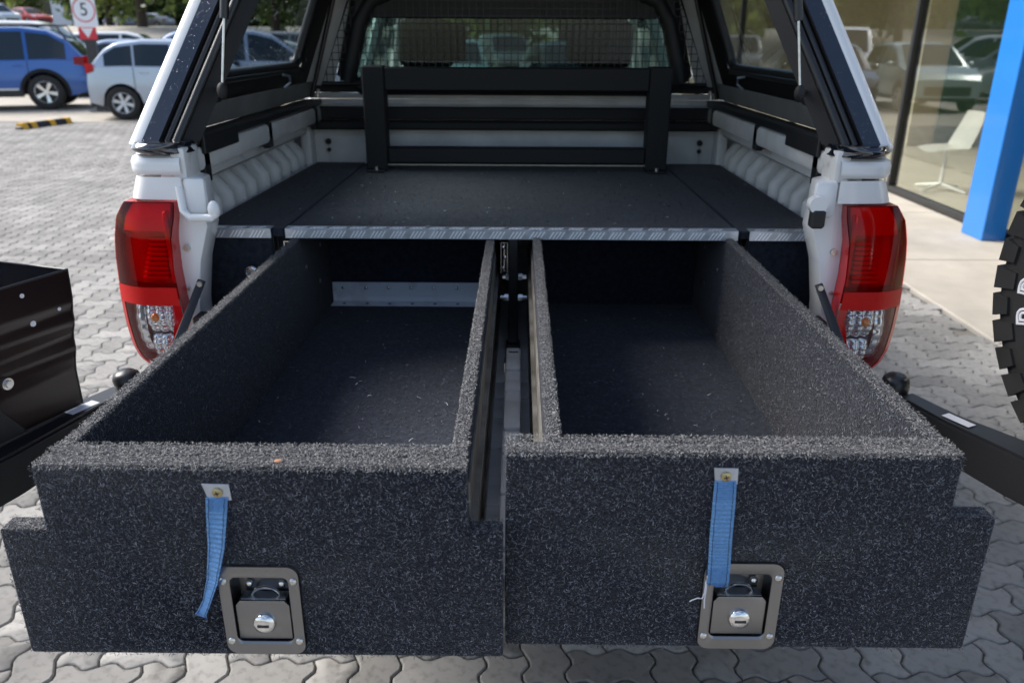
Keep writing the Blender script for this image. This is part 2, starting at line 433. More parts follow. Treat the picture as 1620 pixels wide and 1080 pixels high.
for kind in (0, 1):
    v, n = paver_geo(kind); ctr = v[:, :2].mean(0); v = v - np.array([ctr[0], ctr[1], 0])
    sel = rest[tiles[rest, 2] == kind]
    rot = np.array([[ca, sa, 0], [-sa, ca, 0], [0, 0, 1]])
    vr = v @ rot
    dz = rng.uniform(-.0015, .0015, len(sel)); tilt = rng.uniform(-.007, .007, (len(sel), 2))
    P3 = vr[None] + np.stack([wx[sel], wy[sel], dz], -1)[:, None]
    P3[:, :, 2] += vr[None, :, 0] * tilt[:, :1] + vr[None, :, 1] * tilt[:, 1:]
    # top as fan quads round a centre line: use centre vertex fan with paired quads
    cv = np.stack([wx[sel], wy[sel], dz], -1)[:, None]
    P3 = np.concatenate([P3, cv], 1); m3 = 3 * n + 1
    q = []
    for k in (0, n):
        for i in range(n): q.append((k + i, k + (i + 1) % n, k + n + (i + 1) % n, k + n + i))
    for i in range(0, n, 2): q.append((2 * n + i, 2 * n + (i + 1) % n, 2 * n + (i + 2) % n, 3 * n))
    q = np.array(q)
    idx = (base + np.arange(len(sel)) * m3)[:, None, None] + q[None]
    allv.append(P3.reshape(-1, 3)); fl4.append(idx.ravel()); base += len(sel) * m3
o = raw('pavers', np.concatenate(allv), np.concatenate(fl4), 4, 'paver_mass', paving, 'stuff')

# far car park surface, grass bank, road
structure(B().sheet([(-60, 15.8, -.008), (2.6, 15.8, -.008), (2.6, 70, -.008), (-60, 70, -.008)]).out('car_park', 'concrete'))
bank = B().grid(lambda u, v: V(-130 + u * 150, 42 + v * 26, 2.25 * (.5 - .5 * math.cos(math.pi * min(1, v * 1.15)))), 60, 12)
structure(bank.out('slope', 'concrete'))
structure(B().grid(lambda u, v: V(-75 + u * 36, 66 + v * 3.5, 2.29 + .25 * math.sin(math.pi * v)), 20, 6).out('grass_verge', 'grass'))
structure(B().sheet([(-300, 67.5, 2.24), (60, 67.5, 2.24), (60, 200, 2.3), (-300, 200, 2.3)]).out('upper_road', 'asphalt'))

# footpath slabs by the showroom
path = structure(B().box(2.62, 4.02, -2, 22, -.08, -.004).out('footpath', 'kerb_concrete'))
ROOTLOC['footpath'] = Vector((0, 0, 0))
y = -1.2
for k in range(13):
    b = B().box(2.625, 4.015, y + .006, y + 1.744, -.03, .006, .008)
    b.out('slab', 'concrete', path); y += 1.75

# ================================================================== SHOWROOM
sh = thing('showroom_building', 'glass fronted showroom with black mullions and a beige room behind the panes', 'building', (4.05, 8.6, 0))
GX = 4.05
B().box(4.06, 9.0, 1.0, 21, -.05, .008).out('floor', 'room_floor', sh)
B().box(8.9, 9.1, 1.0, 21, 0, 3.6).out('wall', 'room_wall', sh)
B().box(4.06, 8.9, 20.8, 21, 0, 3.6).out('wall', 'room_wall', sh)
B().box(4.06, 8.9, 1.0, 1.2, 0, 3.6).out('wall', 'room_wall', sh)
B().box(6.0, 8.9, 12.6, 12.75, 0, 2.9).out('partition_wall', 'room_wall', sh)
B().box(6.4, 7.2, 12.55, 12.598, 0.01, 2.2).out('dark_green_panel', 'room_dark', sh)  # dark green upright panel before the partition
B().box(3.55, 9.2, .8, 21.2, 3.5, 3.75, .02).out('roof', 'soffit', sh)
B().box(4.02, 4.10, 1.0, 21, .0, .07, .006).out('bottom_frame', 'frame_black', sh)
B().box(4.02, 4.10, 1.0, 21, 3.38, 3.5).out('top_frame', 'frame_black', sh)
mull = [1.03, 3.6, 6.15, 8.70, 12.2, 15.6, 19.0]
for yy in mull: B().box(4.015, 4.115, yy - .028, yy + .028, .07, 3.38, .004).out('mullion', 'frame_black', sh)
for a, b_ in zip(mull[:-1], mull[1:]):
    B().box(4.056, 4.064, a + .028, b_ - .028, .07, 3.38).out('glass_pane', 'shop_glass', sh)
# blue painted pillar in front of the glass
pil = B().box(3.80, 3.995, 6.40, 6.72, .006, 3.5, .006).out('pillar', 'blue_pillar')
tag(pil, 'bright blue square pillar standing in front of the showroom glass', 'pillar')
# chair behind the glass: shell on a central post with a four-star foot
ch = thing('shell_chair', 'white plastic shell chair on a star foot, seen through the showroom glass', 'chair', (4.62, 8.75, .008))
def seat(u, v):
    a = (u - .5) * .46
    if v < .5:
        t = v * 2; y = -.22 + t * .38; z = .45 + .03 * (abs(a) / .23) ** 2 + .03 * (1 - t) ** 3 * -1
        return V(4.62 + y, 8.75 + a, z)
    t = (v - .5) * 2; return V(4.62 + .16 + .06 * math.sin(t * 1.5) + .06 * t - .05 * (abs(a) / .23) ** 2  , 8.75 + a * (1 - .25 * t * t), .45 + .03 + .36 * t)
B().grid(seat, 10, 16).solid(.012).out('seat_shell', 'white_plastic', ch, 60)
B().cyl((4.62, 8.75, .06), (4.62, 8.75, .45), .022, 12).out('post', 'white_plastic', ch)
for k in range(4):
    a = k * math.pi / 2 + .5
    B().tube([(4.62, 8.75, .075), (4.62 + .30 * math.cos(a), 8.75 + .30 * math.sin(a), .024)], [.022, .014], 8).out('foot', 'white_plastic', ch)

# ================================================================== PICKUP
CX = -.02
def mir(pts, s): return [(CX + s * p[0], p[1], p[2]) for p in pts]
truck = thing('pickup_truck', 'white pickup with its tailgate dropped and load tub fitted with drawers', 'pickup truck', (CX, 3.2, 0))
# outer tub skin: side panels, with wheel arch
YR, YF = 1.735, 3.04
def skin(s):
    b = B(); prof = [(.80, .60), (.835, .70), (.850, .85), (.857, 1.0), (.850, 1.12), (.832, 1.21), (.812, 1.262)]
    ys = np.linspace(YR, YF, 40); yw = 2.42
    rows = []
    for yy in ys:
        dy = abs(yy - yw); zl = .52 if dy > .46 else max(.52, .40 + math.sqrt(max(0, .46 ** 2 - dy ** 2)))
        row = []
        for (d, z) in prof:
            t = (z - .60) / (1.262 - .60); zz = zl + t * (1.262 - zl)
            row.append(b.bm.verts.new((CX + s * d, yy, zz)))
        rows.append(row)
    for i in range(len(rows) - 1):
        for j in range(len(prof) - 1): b.bm.faces.new((rows[i][j], rows[i + 1][j], rows[i + 1][j + 1], rows[i][j + 1]))
    return b
for s in (-1, 1):
    skin(s).out('side_panel', 'white_paint', truck)
    # rear corner panel above and below the lamp (wraps round to the rear)
    def corner(z0, z1, d0f, bow):
        b = B()
        def f(u, v):
            z = z0 + (z1 - z0) * v; d1 = bow(z)
            a = u * math.pi / 2
            xr = .045
            if u < .6:
                x = .700 + (d1 - xr - .700) * (u / .6); yy = 1.688 + .004 * (u / .6) ** 2
            else:
                a = (u - .6) / .4 * math.pi / 2; x = d1 - xr + xr * math.sin(a); yy = 1.692 + .045 * (1 - math.cos(a))
            return V(CX + s * x, yy, z)
        b.grid(f, 20, 8); return b
    corner(1.222, 1.270, 0, lambda z: .812 + (1.27 - z) * .33).out('corner_panel', 'white_paint', truck)
    corner(.60, .842, 0, lambda z: .835 + .02 * (z - .6) / .25).out('corner_panel', 'white_paint', truck)
    # rolled cap at the top corner of the tub
    b = B()
    pr = [(-.004, 1.274), (-.008, 1.281), (-.008, 1.300), (-.004, 1.309), (.006, 1.314), (.09, 1.316)]
    def capf(u, v):
        k = v * (len(pr) - 1); i = min(int(k), len(pr) - 2); t = k - i
        dy = pr[i][0] + (pr[i + 1][0] - pr[i][0]) * t; z = pr[i][1] + (pr[i + 1][1] - pr[i][1]) * t
        if u < .65: x = .70 + (.775 - .70) * u / .65; yy = 1.70 + dy
        else:
            a = (u - .65) / .35 * math.pi / 2; rr = .036 - dy * .9
            rr = max(.02, min(.055, .036 - dy)); x = .775 + rr * math.sin(a); yy = 1.70 + .036 - rr * math.cos(a) + max(dy - .016, 0)
        return V(CX + s * x, yy, z)
    b.grid(capf, 18, 15).out('tub_cap', 'white_paint', truck)
    # long top rail of the tub side
    B().box(CX + s * .700, CX + s * .815, 1.79, YF, 1.262, 1.318, .012, 2).out('tub_rail', 'tub_paint', truck)
    # jamb: inward facing strip beside the tub opening with folded flange
    jp = [(.715, 1.708, 1.272), (.672, 1.708, 1.262), (.668, 1.708, 1.20), (.664, 1.708, 1.16), (.690, 1.708, 1.08), (.706, 1.708, .98), (.712, 1.708, .80), (.765, 1.708, .80), (.755, 1.708, .90), (.730, 1.708, .965), (.735, 1.708, 1.0), (.738, 1.708, 1.07), (.734, 1.708, 1.14), (.722, 1.708, 1.215)]
    B().prism(mir(jp, s), (0, .075, 0), .004, 2).out('jamb', 'white_paint', truck)
    B().box(CX + s * .690, CX + s * .722, 1.700, 1.78, 1.262, 1.330, .006, 2).out('corner_flange', 'scuffed_paint', truck)
    for zz, rr in ((1.112, .0075), (1.018, .004)):
        B().cyl((CX + s * (.715 - (1.112 - zz) * -.09), 1.7085, zz), (CX + s * (.715 - (1.112 - zz) * -.09), 1.701, zz), rr, 10).out('jamb_bolt', 'zinc', truck)
    # tailgate catch block with striker
    B().box(CX + s * .652, CX + s * .700, 1.690, 1.707, 1.190, 1.268, .010, 2).out('catch_block', 'white_paint', truck)
    if s < 0:
        hk = [(.652 + .055, 1.69, 1.250), (.652 + .050, 1.683, 1.200), (.652 + .035, 1.679, 1.186), (.640, 1.679, 1.186), (.632, 1.679, 1.195), (.632, 1.682, 1.210)]
        B().tube(mir(hk, s), .0085, 10).sph((CX + s * .634, 1.679, 1.203), (.014, .010, .020)).out('striker', 'white_paint', truck, 60)
    else:
        B().cyl((CX + s * .654, 1.690, 1.222), (CX + s * .654, 1.668, 1.222), .019, 14).out('striker', 'white_paint', truck, 60)
        B().box(CX + s * .642, CX + s * .672, 1.664, 1.690, 1.172, 1.212, .005).out('buffer', 'rubber', truck)
    # tailgate stay
    b = B(); p0 = V(CX + s * .690, 1.692, 1.035); p1 = V(CX + s * .742, 1.60, .885)
    d = (p1 - p0).normalized(); n = V(0, 1, 0).cross(d).normalized()
    q = [p0 + n * .009 - d * .008, p0 - n * .009 - d * .008, p1 - n * .010, p1 + n * .010]
    b.prism(q, (0, -.003, 0), .001).out('tailgate_stay', 'dark_steel', truck)
    B().cyl(p0 + V(0, -.003, 0), p0 + V(0, -.010, 0), .006, 12).out('stay_pin', 'zinc', truck)
    B().box(CX + s * .672, CX + s * .708, 1.66, 1.706, .915, .965, .004).out('stop_rubber', 'rubber', truck)
    # inner side of the tub
    B().box(CX + s * .745, CX + s * .790, 1.79, YF, 1.226, 1.2615, .006, 2).out('inner_rail', 'scuffed_paint', truck)
    B().prism([(CX + s * .748, 1.80, 1.225), (CX + s * .795, 1.80, 1.225), (CX + s * .838, 1.80, 1.195), (CX + s * .838, 1.80, .80), (CX + s * .822, 1.80, .80), (CX + s * .820, 1.80, 1.190)], (0, 1.24, 0)).out('inner_side', 'tub_paint', truck)
    for yy in (1.85, 1.95, 2.05, 2.15, 2.25, 2.35, 2.48, 2.60, 2.72, 2.82, 2.92):
        def rib(u, v, yy=yy):
            a = u * math.pi; z = 1.220 - v * .33; prot = .066 * min(1, (v * 5 + .03) ** .8)
            return V(CX + s * (.822 - prot * math.sin(a) ** .5), yy + .024 * math.cos(a), z)
        B().grid(rib, 10, 10).out('rib', 'tub_paint', truck, 60)
    # tail lamp -------------------------------------------------
    outl = [(.700 + .02, 1.218), (.833, 1.217), (.856, 1.185), (.868, 1.138), (.874, 1.097), (.878, 1.043), (.881, .995), (.880, .944), (.875, .882), (.862, .852), (.838, .837), (.800, .836), (.765, .868), (.742, .914), (.727, .965), (.729, 1.0), (.733, 1.064), (.731, 1.139), (.721, 1.19)]
    outl = outl[1:] + outl[:1]
    def lamp_pt(d, z, off=0.):
        # curved face: wraps forward towards the outside
        t = max(0, (d - .79) / .09); e = abs(z - 1.03) / .19; return V(CX + s * d, 1.660 + .042 * t ** 2 + .022 * e ** 3 + off, z)
    lamp = B()
    front = [lamp_pt(d, z, .004) for d, z in outl]; back = [V(p.x, 1.735, p.z) for p in front]
    n = len(front); va = [lamp.bm.verts.new(p) for p in front]; vb = [lamp.bm.verts.new(p) for p in back]
    for i in range(n): lamp.bm.faces.new((va[i], va[(i + 1) % n], vb[(i + 1) % n], vb[i]))
    lamp.bm.faces.new(vb)
    lo = lamp.out('tail_lamp', 'lamp_bezel', truck)
    def inpoly1(d, z, poly):
        c = False; m = len(poly)
        for i in range(m):
            x0, y0 = poly[i]; x1, y1 = poly[i - 1]
            if (y0 > z) != (y1 > z) and d < (x1 - x0) * (z - y0) / (y1 - y0) + x0: c = not c
        return c
    def hspan(z):
        xs = []
        m = len(outl)
        for i in range(m):
            x0, y0 = outl[i]; x1, y1 = outl[i - 1]
            if (y0 > z) != (y1 > z): xs.append((x1 - x0) * (z - y0) / (y1 - y0) + x0)
        return (min(xs), max(xs)) if len(xs) > 1 else (.78, .80)
    def patch(z0, z1, i0, i1, off, nz_=14, nx=12):
        """strip of lamp face between heights, inset i0 from inner and i1 from outer edge"""
        def f(u, v):
            z = z0 + (z1 - z0) * v; a, b2 = hspan(min(max(z, .8375), 1.2165)); a += i0; b2 -= i1
            return lamp_pt(a + (b2 - a) * u, z, off)
        return B().grid(f, nx, nz_)
    patch(1.034, 1.2162, .001, .001, 0, 18).out('red_lens', 'lens_red', lo, 60)
    patch(.9925, 1.034, .001, .001, -.0015).out('reflector_band', 'reflector_red', lo, 60)
    patch(.8385, .9925, .016, .010, .001, 18).out('clear_lens', 'lens_clear', lo, 60)
    
    def edge(u, v, side):
        z = .8385 + (.9925 - .8385) * u; a, b2 = hspan(z)
        x0, x1 = (a, a + .017) if side == 0 else (b2 - .012, b2); return lamp_pt(x0 + (x1 - x0) * v, z, -.0005)
    for side in (0, 1): B().grid(lambda u, v, side=side: edge(u, v, side), 18, 3).out('bezel_edge', 'lamp_bezel', lo, 60)
    # inside: reflector bowls behind the lenses
    patch(1.034, 1.216, .004, .012, .036).out('red_housing', 'lamp_dark_red', lo, 60)
    patch(1.155, 1.214, .012, .020, .014, 8).out('upper_reflector', 'reflector_red', lo, 60)
    for k in range(9):
        z = 1.046 + k * .0105
        B().box(CX + s * .752, CX + s * (.812 - .003 * k), 1.676 + .0012 * k, 1.70, z, z + .0092, .004, 2).out('red_facet', 'reflector_red', lo)
    B().box(CX + s * .736, CX + s * .746, 1.672, 1.70, 1.04, 1.20, .003).out('light_guide', 'lamp_bezel', lo)
    patch(.840, .992, .012, .012, .048).out('clear_housing', 'chrome_dim', lo, 60)
    for (xa, xb, za, zb_, fl) in ((.757, .824, .842, .911, 3), (.757, .824, .916, .989, 3), (.828, .864, .856, .987, 1)):
        def facet(u, v, xa=xa, xb=xb, za=za, zb_=zb_, fl=fl):
            d = xa + (xb - xa) * u; z = za + (zb_ - za) * v; a_, b_ = hspan(min(max(z, .8375), 1.2165)); d = min(max(d, a_ + .008), b_ - .010)
            q_ = lamp_pt(d, z, .026 - .007 * abs(math.sin(math.pi * fl * u)) + .012 * (2 * v - 1) ** 2 - .0025 * abs(math.sin(math.pi * 5 * v))); return q_
        B().grid(facet, 24, 30).out('reflector_panel', 'chrome_dim', lo, 60)
    B().sph((CX + s * .800, 1.684, .957), (.011, .012, .011)).out('orange_bulb', 'bulb_orange', lo, 60)
# droplets on the lamp come later
# front wall of the tub, floor, tailgate
B().box(CX - .850, CX + .850, 3.0, 3.045, .78, 1.255, .004).box(CX - .800, CX + .800, 3.0, 3.045, 1.256, 1.318, .004).out('headboard', 'tub_paint', truck)
for s in (-1, 1):
    b = B(); cxr = CX + s * .585
    def dish(u, v, cxr=cxr):
        x = (u - .5) * .20; z = 1.06 + v * .15; e = max(abs(x) / .10, abs(z - 1.135) / .075) ** 6
        return V(cxr + x, 2.994 - .005 * (1 - min(e, 1)), z)
    b.grid(dish, 16, 14).out('pressing', 'tub_paint', truck, 60)
    B().box(CX + s * .755 - .02, CX + s * .755 + .02, 2.93, 2.999, .80, 1.26, .012, 2).out('corner_post', 'tub_paint', truck)
    B().cyl((CX + s * .685, 2.985, 1.16), (CX + s * .685, 2.998, 1.16), .008, 8).cyl((CX + s * .685, 2.985, 1.19), (CX + s * .685, 2.998, 1.19), .011, 8).out('grommet', 'rubber', truck)
B().box(CX - .795, CX + .795, 1.735, 3.0, .775, .795).out('tub_floor', 'tailgate_paint', truck)
tg = B().box(CX - .69, CX + .69, 1.06, 1.715, .790, .818, .008, 2).out('tailgate', 'tailgate_paint', truck)
for i, (y0, y1, h) in enumerate([(1.07, 1.11, .006), (1.135, 1.20, .010), (1.235, 1.285, .006), (1.33, 1.43, .012), (1.47, 1.515, .006), (1.555, 1.615, .012), (1.65, 1.70, .004)]):
    B().box(CX - .67, CX + .67, y0, y1, .816, .818 + h * .6, .0055, 2).out('tailgate_rib', 'tailgate_paint', tg)
B().cyl((-.012, 1.315, .817), (-.012, 1.315, .821), .019, 20).out('bolt_pad', 'tailgate_paint', tg)
B().cyl((-.012, 1.315, .8205), (-.012, 1.315, .8225), .0085, 14).out('bolt_hole', 'matt_black', tg)
B().box(-.024, .002, 1.672, 1.677, .8205, .8215).out('slot', 'matt_black', tg)
# rear bar and underside
B().box(CX - .80, CX + .80, 1.50, 1.70, .52, .735, .03, 3).out('rear_bar', 'powder_black', truck)
B().box(CX - .50, CX + .50, 1.75, 5.6, .42, .60, .02).out('chassis', 'matt_black', truck)
B().box(CX - .74, CX + .74, 1.80, 3.0, .60, .774).out('underbody', 'matt_black', truck)
def wheel(parent, c, ax, r=.385, wd=.26, rim='rim_alloy', spokes=6, tread=True):
    ax = Vector(ax).normalized(); c = Vector(c); h = wd / 2
    tb = B().lathe([(r * .60, -h * .95), (r * .72, -h * 1.02), (r * .88, -h), (r * .97, -h * .86), (r, -h * .6), (r, h * .6), (r * .97, h * .86), (r * .88, h), (r * .72, h * 1.02), (r * .60, h * .95)], c, ax, 40)
    t = tb.out('wheel', 'tyre_rubber', parent)
    B().lathe([(r * .58, h * .80), (r * .55, h * .2), (r * .1, h * .1), (0, h * .1)], c, ax, 32).out('rim_barrel', 'car_trim', t)
    rb = B().lathe([(r * .64, h * .96), (r * .62, h * 1.0), (r * .58, h * .80)], c, ax, 32)
    e = ax.orthogonal().normalized(); f = ax.cross(e)
    rb.lathe([(r * .17, h * .6), (r * .15, h * .78), (0, h * .8)], c, ax, 16)
    for k in range(spokes):
        a = k * 2 * math.pi / spokes; d = e * math.cos(a) + f * math.sin(a); n = ax.cross(d)
        q = [c + ax * h * .66 + d * r * .12 + n * r * .07, c + ax * h * .66 + d * r * .12 - n * r * .07, c + ax * h * .82 + d * r * .585 - n * r * .11, c + ax * h * .82 + d * r * .585 + n * r * .11]
        rb.prism(q, -ax * h * .25)
    rb.out('rim', rim, t)
    return t
for s in (-1, 1):
    for yy in (2.42, 5.50): wheel(truck, (CX + s * .70, yy, .385), (s, 0, 0))
# cab: shell with real openings
cab_mat = 'white_paint'
for s in (-1, 1):
    B().box(CX + s * .78, CX + s * .86, 3.08, 5.05, .50, 1.25, .03, 3).out('door', cab_mat, truck)
    for (y0, z0, y1, z1, wd) in ((3.10, 1.22, 3.30, 1.82, .16), (4.12, 1.22, 4.12, 1.84, .09), (5.25, 1.22, 4.60, 1.82, .06)):
        b = B(); x0 = CX + s * .80; x1 = CX + s * .62
        q = [(x0, y0 - wd / 2, z0), (x0, y0 + wd / 2, z0), (x1, y1 + wd / 2, z1), (x1, y1 - wd / 2, z1)]
        b.prism(q, (-s * .045, 0, 0), .008).out('pillar_post', cab_mat, truck)
    q = [(CX + s * .80, 3.18, 1.25), (CX + s * .80, 5.15, 1.25), (CX + s * .63, 4.58, 1.79), (CX + s * .63, 3.34, 1.79)]
    B().sheet(q).solid(.004).out('side_window', 'cab_glass', truck)
    B().box(CX + s * .62, CX + s * .82, 5.05, 6.55, .55, 1.05, .05, 3).out('front_wing', cab_mat, truck)
B().box(CX - .64, CX + .64, 3.20, 4.66, 1.80, 1.86, .028, 3).out('cab_roof', cab_mat, truck)
B().box(CX - .80, CX + .80, 3.07, 3.12, .55, 1.34, .006).out('cab_back', cab_mat, truck)
for k, z in enumerate((1.335, 1.362)): B().box(CX - .72, CX + .72, 3.058, 3.072, z, z + .017, .004, 2).out('cab_swage', 'tub_paint', truck)
q = [(CX - .66, 3.115, 1.38), (CX + .66, 3.115, 1.38), (CX + .57, 3.22, 1.79), (CX - .57, 3.22, 1.79)]
B().sheet(q).solid(.004).out('rear_window', 'cab_glass', truck)
B().sheet([(CX - .70, 5.28, 1.16), (CX + .70, 5.28, 1.16), (CX + .60, 4.62, 1.80), (CX - .60, 4.62, 1.80)]).solid(.004).out('windscreen', 'cab_glass', truck)
B().box(CX - .78, CX + .78, 5.15, 6.50, 1.02, 1.12, .04, 3).out('bonnet', cab_mat, truck)
B().box(CX - .80, CX + .80, 6.45, 6.68, .45, 1.05, .06, 3).out('front_end', cab_mat, truck)
B().box(CX - .74, CX + .74, 4.75, 5.2, .75, 1.15, .05, 2).out('dashboard', 'dash', truck)
B().box(CX - .76, CX + .76, 3.2, 4.9, .50, .56).out('cab_floor', 'dash', truck)
for s in (-1, 1):
    for yy in (3.45, 4.15):
        B().box(CX + s * .37 - .23, CX + s * .37 + .23, yy, yy + .14, .80, 1.40, .05, 3).out('seat_back', 'cloth_dark', truck)
        B().box(CX + s * .37 - .12, CX + s * .37 + .12, yy + .03, yy + .12, 1.43, 1.62, .04, 3).out('headrest', 'cloth_dark', truck)
st = [(CX + .37 + .18 * math.cos(a), 4.72 + .05 * math.sin(a), 1.17 + .17 * math.sin(a)) for a in np.linspace(0, 2 * math.pi, 24, endpoint=False)]
B().tube(st, .014, 8, closed=True).out('steering_wheel', 'dash', truck)
B().box(CX - .11, CX + .11, 4.60, 4.62, 1.66, 1.72, .01).out('mirror', 'dash', truck)

# ================================================================== CANOPY
can = thing('canopy', 'white canopy with black lined inside and lifted rear door over the pickup tub', 'canopy', (CX, 2.4, 1.32))
RAKE = .5; TUM = .40; ZB = 1.335; ZT = 1.93
def cw(z): return .815 - TUM * (z - ZB)
def frame_path(d, dy=0., rc=.10, zb=ZB, nz_=14):
    """closed-top arch of the rear opening, inset d from the outer skin"""
    pts = []
    zt = ZT - d
    zc = zt - rc
    for k in range(nz_ + 1):
        z = zb + (zc - zb) * k / nz_; pts.append((-(cw(z) - d), z))
    x0 = -(cw(zc) - d)
    for k in range(1, 9):
        a = k / 8 * math.pi / 2; pts.append((x0 + (rc * 1.0) * (1 - math.cos(a)) , zc + rc * math.sin(a)))
    pts.append((0, zt + .01))
    full = pts + [(-x, z) for x, z in pts[-2::-1]]
    return [V(CX + x, 1.715 + RAKE * (z - ZB) + dy, z) for x, z in full]
def band(d0, d1, y0, y1, mid=0):
    a = frame_path(d0, y0); c = frame_path(d1, y1); b = B()
    n = len(a)
    if mid:
        dm = (d0 + d1) / 2; mm_ = frame_path(dm, (y0 + y1) / 2 - mid)
        rows = [a, mm_, c]
    else: rows = [a, c]
    vs = [[b.bm.verts.new(p) for p in r] for r in rows]
    for r in range(len(rows) - 1):
        for i in range(n - 1): b.bm.faces.new((vs[r][i], vs[r][i + 1], vs[r + 1][i + 1], vs[r + 1][i]))
    return b
# outer shell sides with window openings
WY0, WY1, WZ0, WZ1 = 2.05, 2.86, 1.455, 1.76
def side_pt(s, y, z, d=0.): return V(CX + s * (cw(z) - d), y, z)
for s in (-1, 1):
    for nm, mat, d in (('side_skin', 'white_paint', 0.), ('side_liner', 'liner', .035)):
        b = B(); zt = ZT - .09
        def quad(y0, y1, z0, z1, y0t=None, b=b, d=d):
            b._add([side_pt(s, y0, z0, d), side_pt(s, y1, z0, d), side_pt(s, y1, z1, d), side_pt(s, y0 if y0t is None else y0t, z1, d)], [(0, 1, 2, 3)])
        yb = lambda z: 1.735 + RAKE * (z - ZB)
        quad(yb(ZB), 3.02, ZB, WZ0, yb(WZ0)); quad(yb(WZ0), WY0, WZ0, WZ1, yb(WZ1)); quad(WY1, 3.02, WZ0, WZ1); quad(yb(WZ1), 3.02, WZ1, zt, yb(zt))
        b.solid(.004).out(nm, mat, can)
    # window: black frame round a tinted pane
    c4 = [side_pt(s, WY0, WZ0, .018), side_pt(s, WY1, WZ0, .018), side_pt(s, WY1, WZ1, .018), side_pt(s, WY0 + .10, WZ1, .018)]
    rim = []
    for i in range(4):
        p, q = c4[i], c4[(i + 1) % 4]; o_ = c4[i - 1]
        for k in range(5):
            t = k / 4; a_ = p + (o_ - p).normalized() * .05; b_ = p + (q - p).normalized() * .05
            rim.append(a_.lerp(p, t).lerp(p.lerp(b_, t), t))
    wf = B().tube(rim, .017, 8, closed=True).out('side_window_frame', 'satin_black', can, 60)
    B().sheet(rim).solid(.004).out('side_pane', 'tinted_glass', wf)
    # lower trim rail of the window and latch
    B().box(CX + s * .728, CX + s * .742, 2.04, 2.84, 1.438, 1.452, .003).out('window_sill', 'satin_black', can)
    lt = [(CX + s * .720, 2.60, 1.40), (CX + s * .705, 2.62, 1.415), (CX + s * .700, 2.60, 1.435), (CX + s * .712, 2.57, 1.44)]
    B().tube(lt, .004, 6).out('window_latch', 'aluminium', can)
    # moulded white panel under the window, and black base rail
    B().prism([(CX + s * .752, 1.95, 1.345), (CX + s * .742, 1.95, 1.345), (CX + s * .725, 1.95, 1.400), (CX + s * .735, 1.95, 1.400)], (0, 1.04, 0), .002).out('lower_strip', 'grey_liner', can)
    B().box(CX + s * .700, CX + s * .760, 1.80, 3.0, 1.319, 1.340, .004).out('base_rail', 'satin_black', can)
    B().box(CX + s * .690, CX + s * .700, 1.82, 2.05, 1.300, 1.345, .003).out('rail_end', 'powder_black', can)
    for yy, h in ((1.85, .085), (2.35, .07), (2.90, .07)):
        b = B().box(CX + s * .700, CX + s * .722, yy - .019, yy + .019, 1.318 - h, 1.318, .003).box(CX + s * .704, CX + s * .742, yy - .016, yy + .016, 1.318 - h + .004, 1.318 - h + .02, .003)
        b.out('clamp', 'satin_black', can)
    # rear corner reinforcement plate
    p = [side_pt(s, 1.80, 1.345, .055), side_pt(s, 2.02, 1.345, .055), side_pt(s, 2.05, 1.44, .055), side_pt(s, 2.16, 1.84, .055), side_pt(s, 2.05, 1.84, .055)]
    B().sheet(p).solid(.012).out('corner_plate', 'satin_black', can)
    for (yy, zz) in ((1.90, 1.372), (1.98, 1.40)):
        q = side_pt(s, yy, zz, .056); B().cyl(q, q + V(-s * .006, 0, 0), .006, 10).out('plate_bolt', 'zinc', can)
    # gas strut with ball joint
    p0 = V(CX + s * .618, 1.772, 1.445); p1 = V(CX + s * .588, 1.800, 1.70); p2 = V(CX + s * .560, 1.70, 2.02)
    g_ = B().tube([p0, p0.lerp(p1, .55)], .0030, 8).out('gas_strut', 'zinc', can, 60)
    B().tube([p0.lerp(p1, .55), p1, p1 + (p1 - p0) * .6], .0095, 10).out('strut_body', 'satin_black', g_, 60)
    B().sph(p0 + V(0, 0, -.004), (.012, .012, .018)).out('strut_end', 'matt_black', g_, 60)
    B().cyl(p0, p0 + V(s * .040, .075, -.004), .006, 10).out('ball_stud', 'zinc', g_, 60)
    B().box(CX + s * .660, CX + s * .690, 1.845, 1.88, 1.41, 1.455, .004).out('strut_bracket', 'satin_black', can)
    # foot casting at the bottom of the rear frame
    def foot(u, v):
        a = u * math.pi; zz = 1.318 + .022 * v
        d = .855 - .10 * (1 - math.cos(a)) / 2
        return V(CX + s * (.745 + .062 * math.cos(a) + .008 * (1 - abs(2 * v - 1))), 1.742 - (.062 + .006 * (1 - (2 * v - 1) ** 2)) * math.sin(a), zz)
    fb = B().grid(foot, 18, 6); fb.prism([foot(i / 18, 0) for i in range(19)], (0, 0, .003)); fb.prism([foot(i / 18, 1) for i in range(19)], (0, 0, .002))
    fb.out('frame_foot', 'gloss_black', can, 60)
    # interior edge strip down the front corner
    B().tube([(CX + s * .735, 2.99, 1.345), (CX + s * .575, 3.0, 1.86)], .008, 8).out('corner_bead', 'satin_black', can)
    B().tube([(CX + s * .705, 2.96, 1.345), (CX + s * .705, 2.96, 1.36), (CX + s * .70, 2.96, 1.375)], .006, 8).out('corner_bolt', 'zinc', can)
# rear frame: painted corner, glossy flange, seals
band(-.002, .028, .012, 0., .010).out('corner_skin', 'white_paint', can, 60)
band(.028, .064, -.001, .000).out('frame_flange', 'gloss_black', can)
band(.064, .070, .000, .018).out('frame_step', 'matt_black', can)
band(.070, .094, .018, .018).out('frame_channel', 'matt_black', can)
for d, r_ in ((.079, .0075), (.099, .0100)):
    B().tube(frame_path(d, .012), r_, 10).out('door_seal', 'satin_black', can, 60)
band(.094, .135, .020, .055).out('frame_inner', 'matt_black', can)
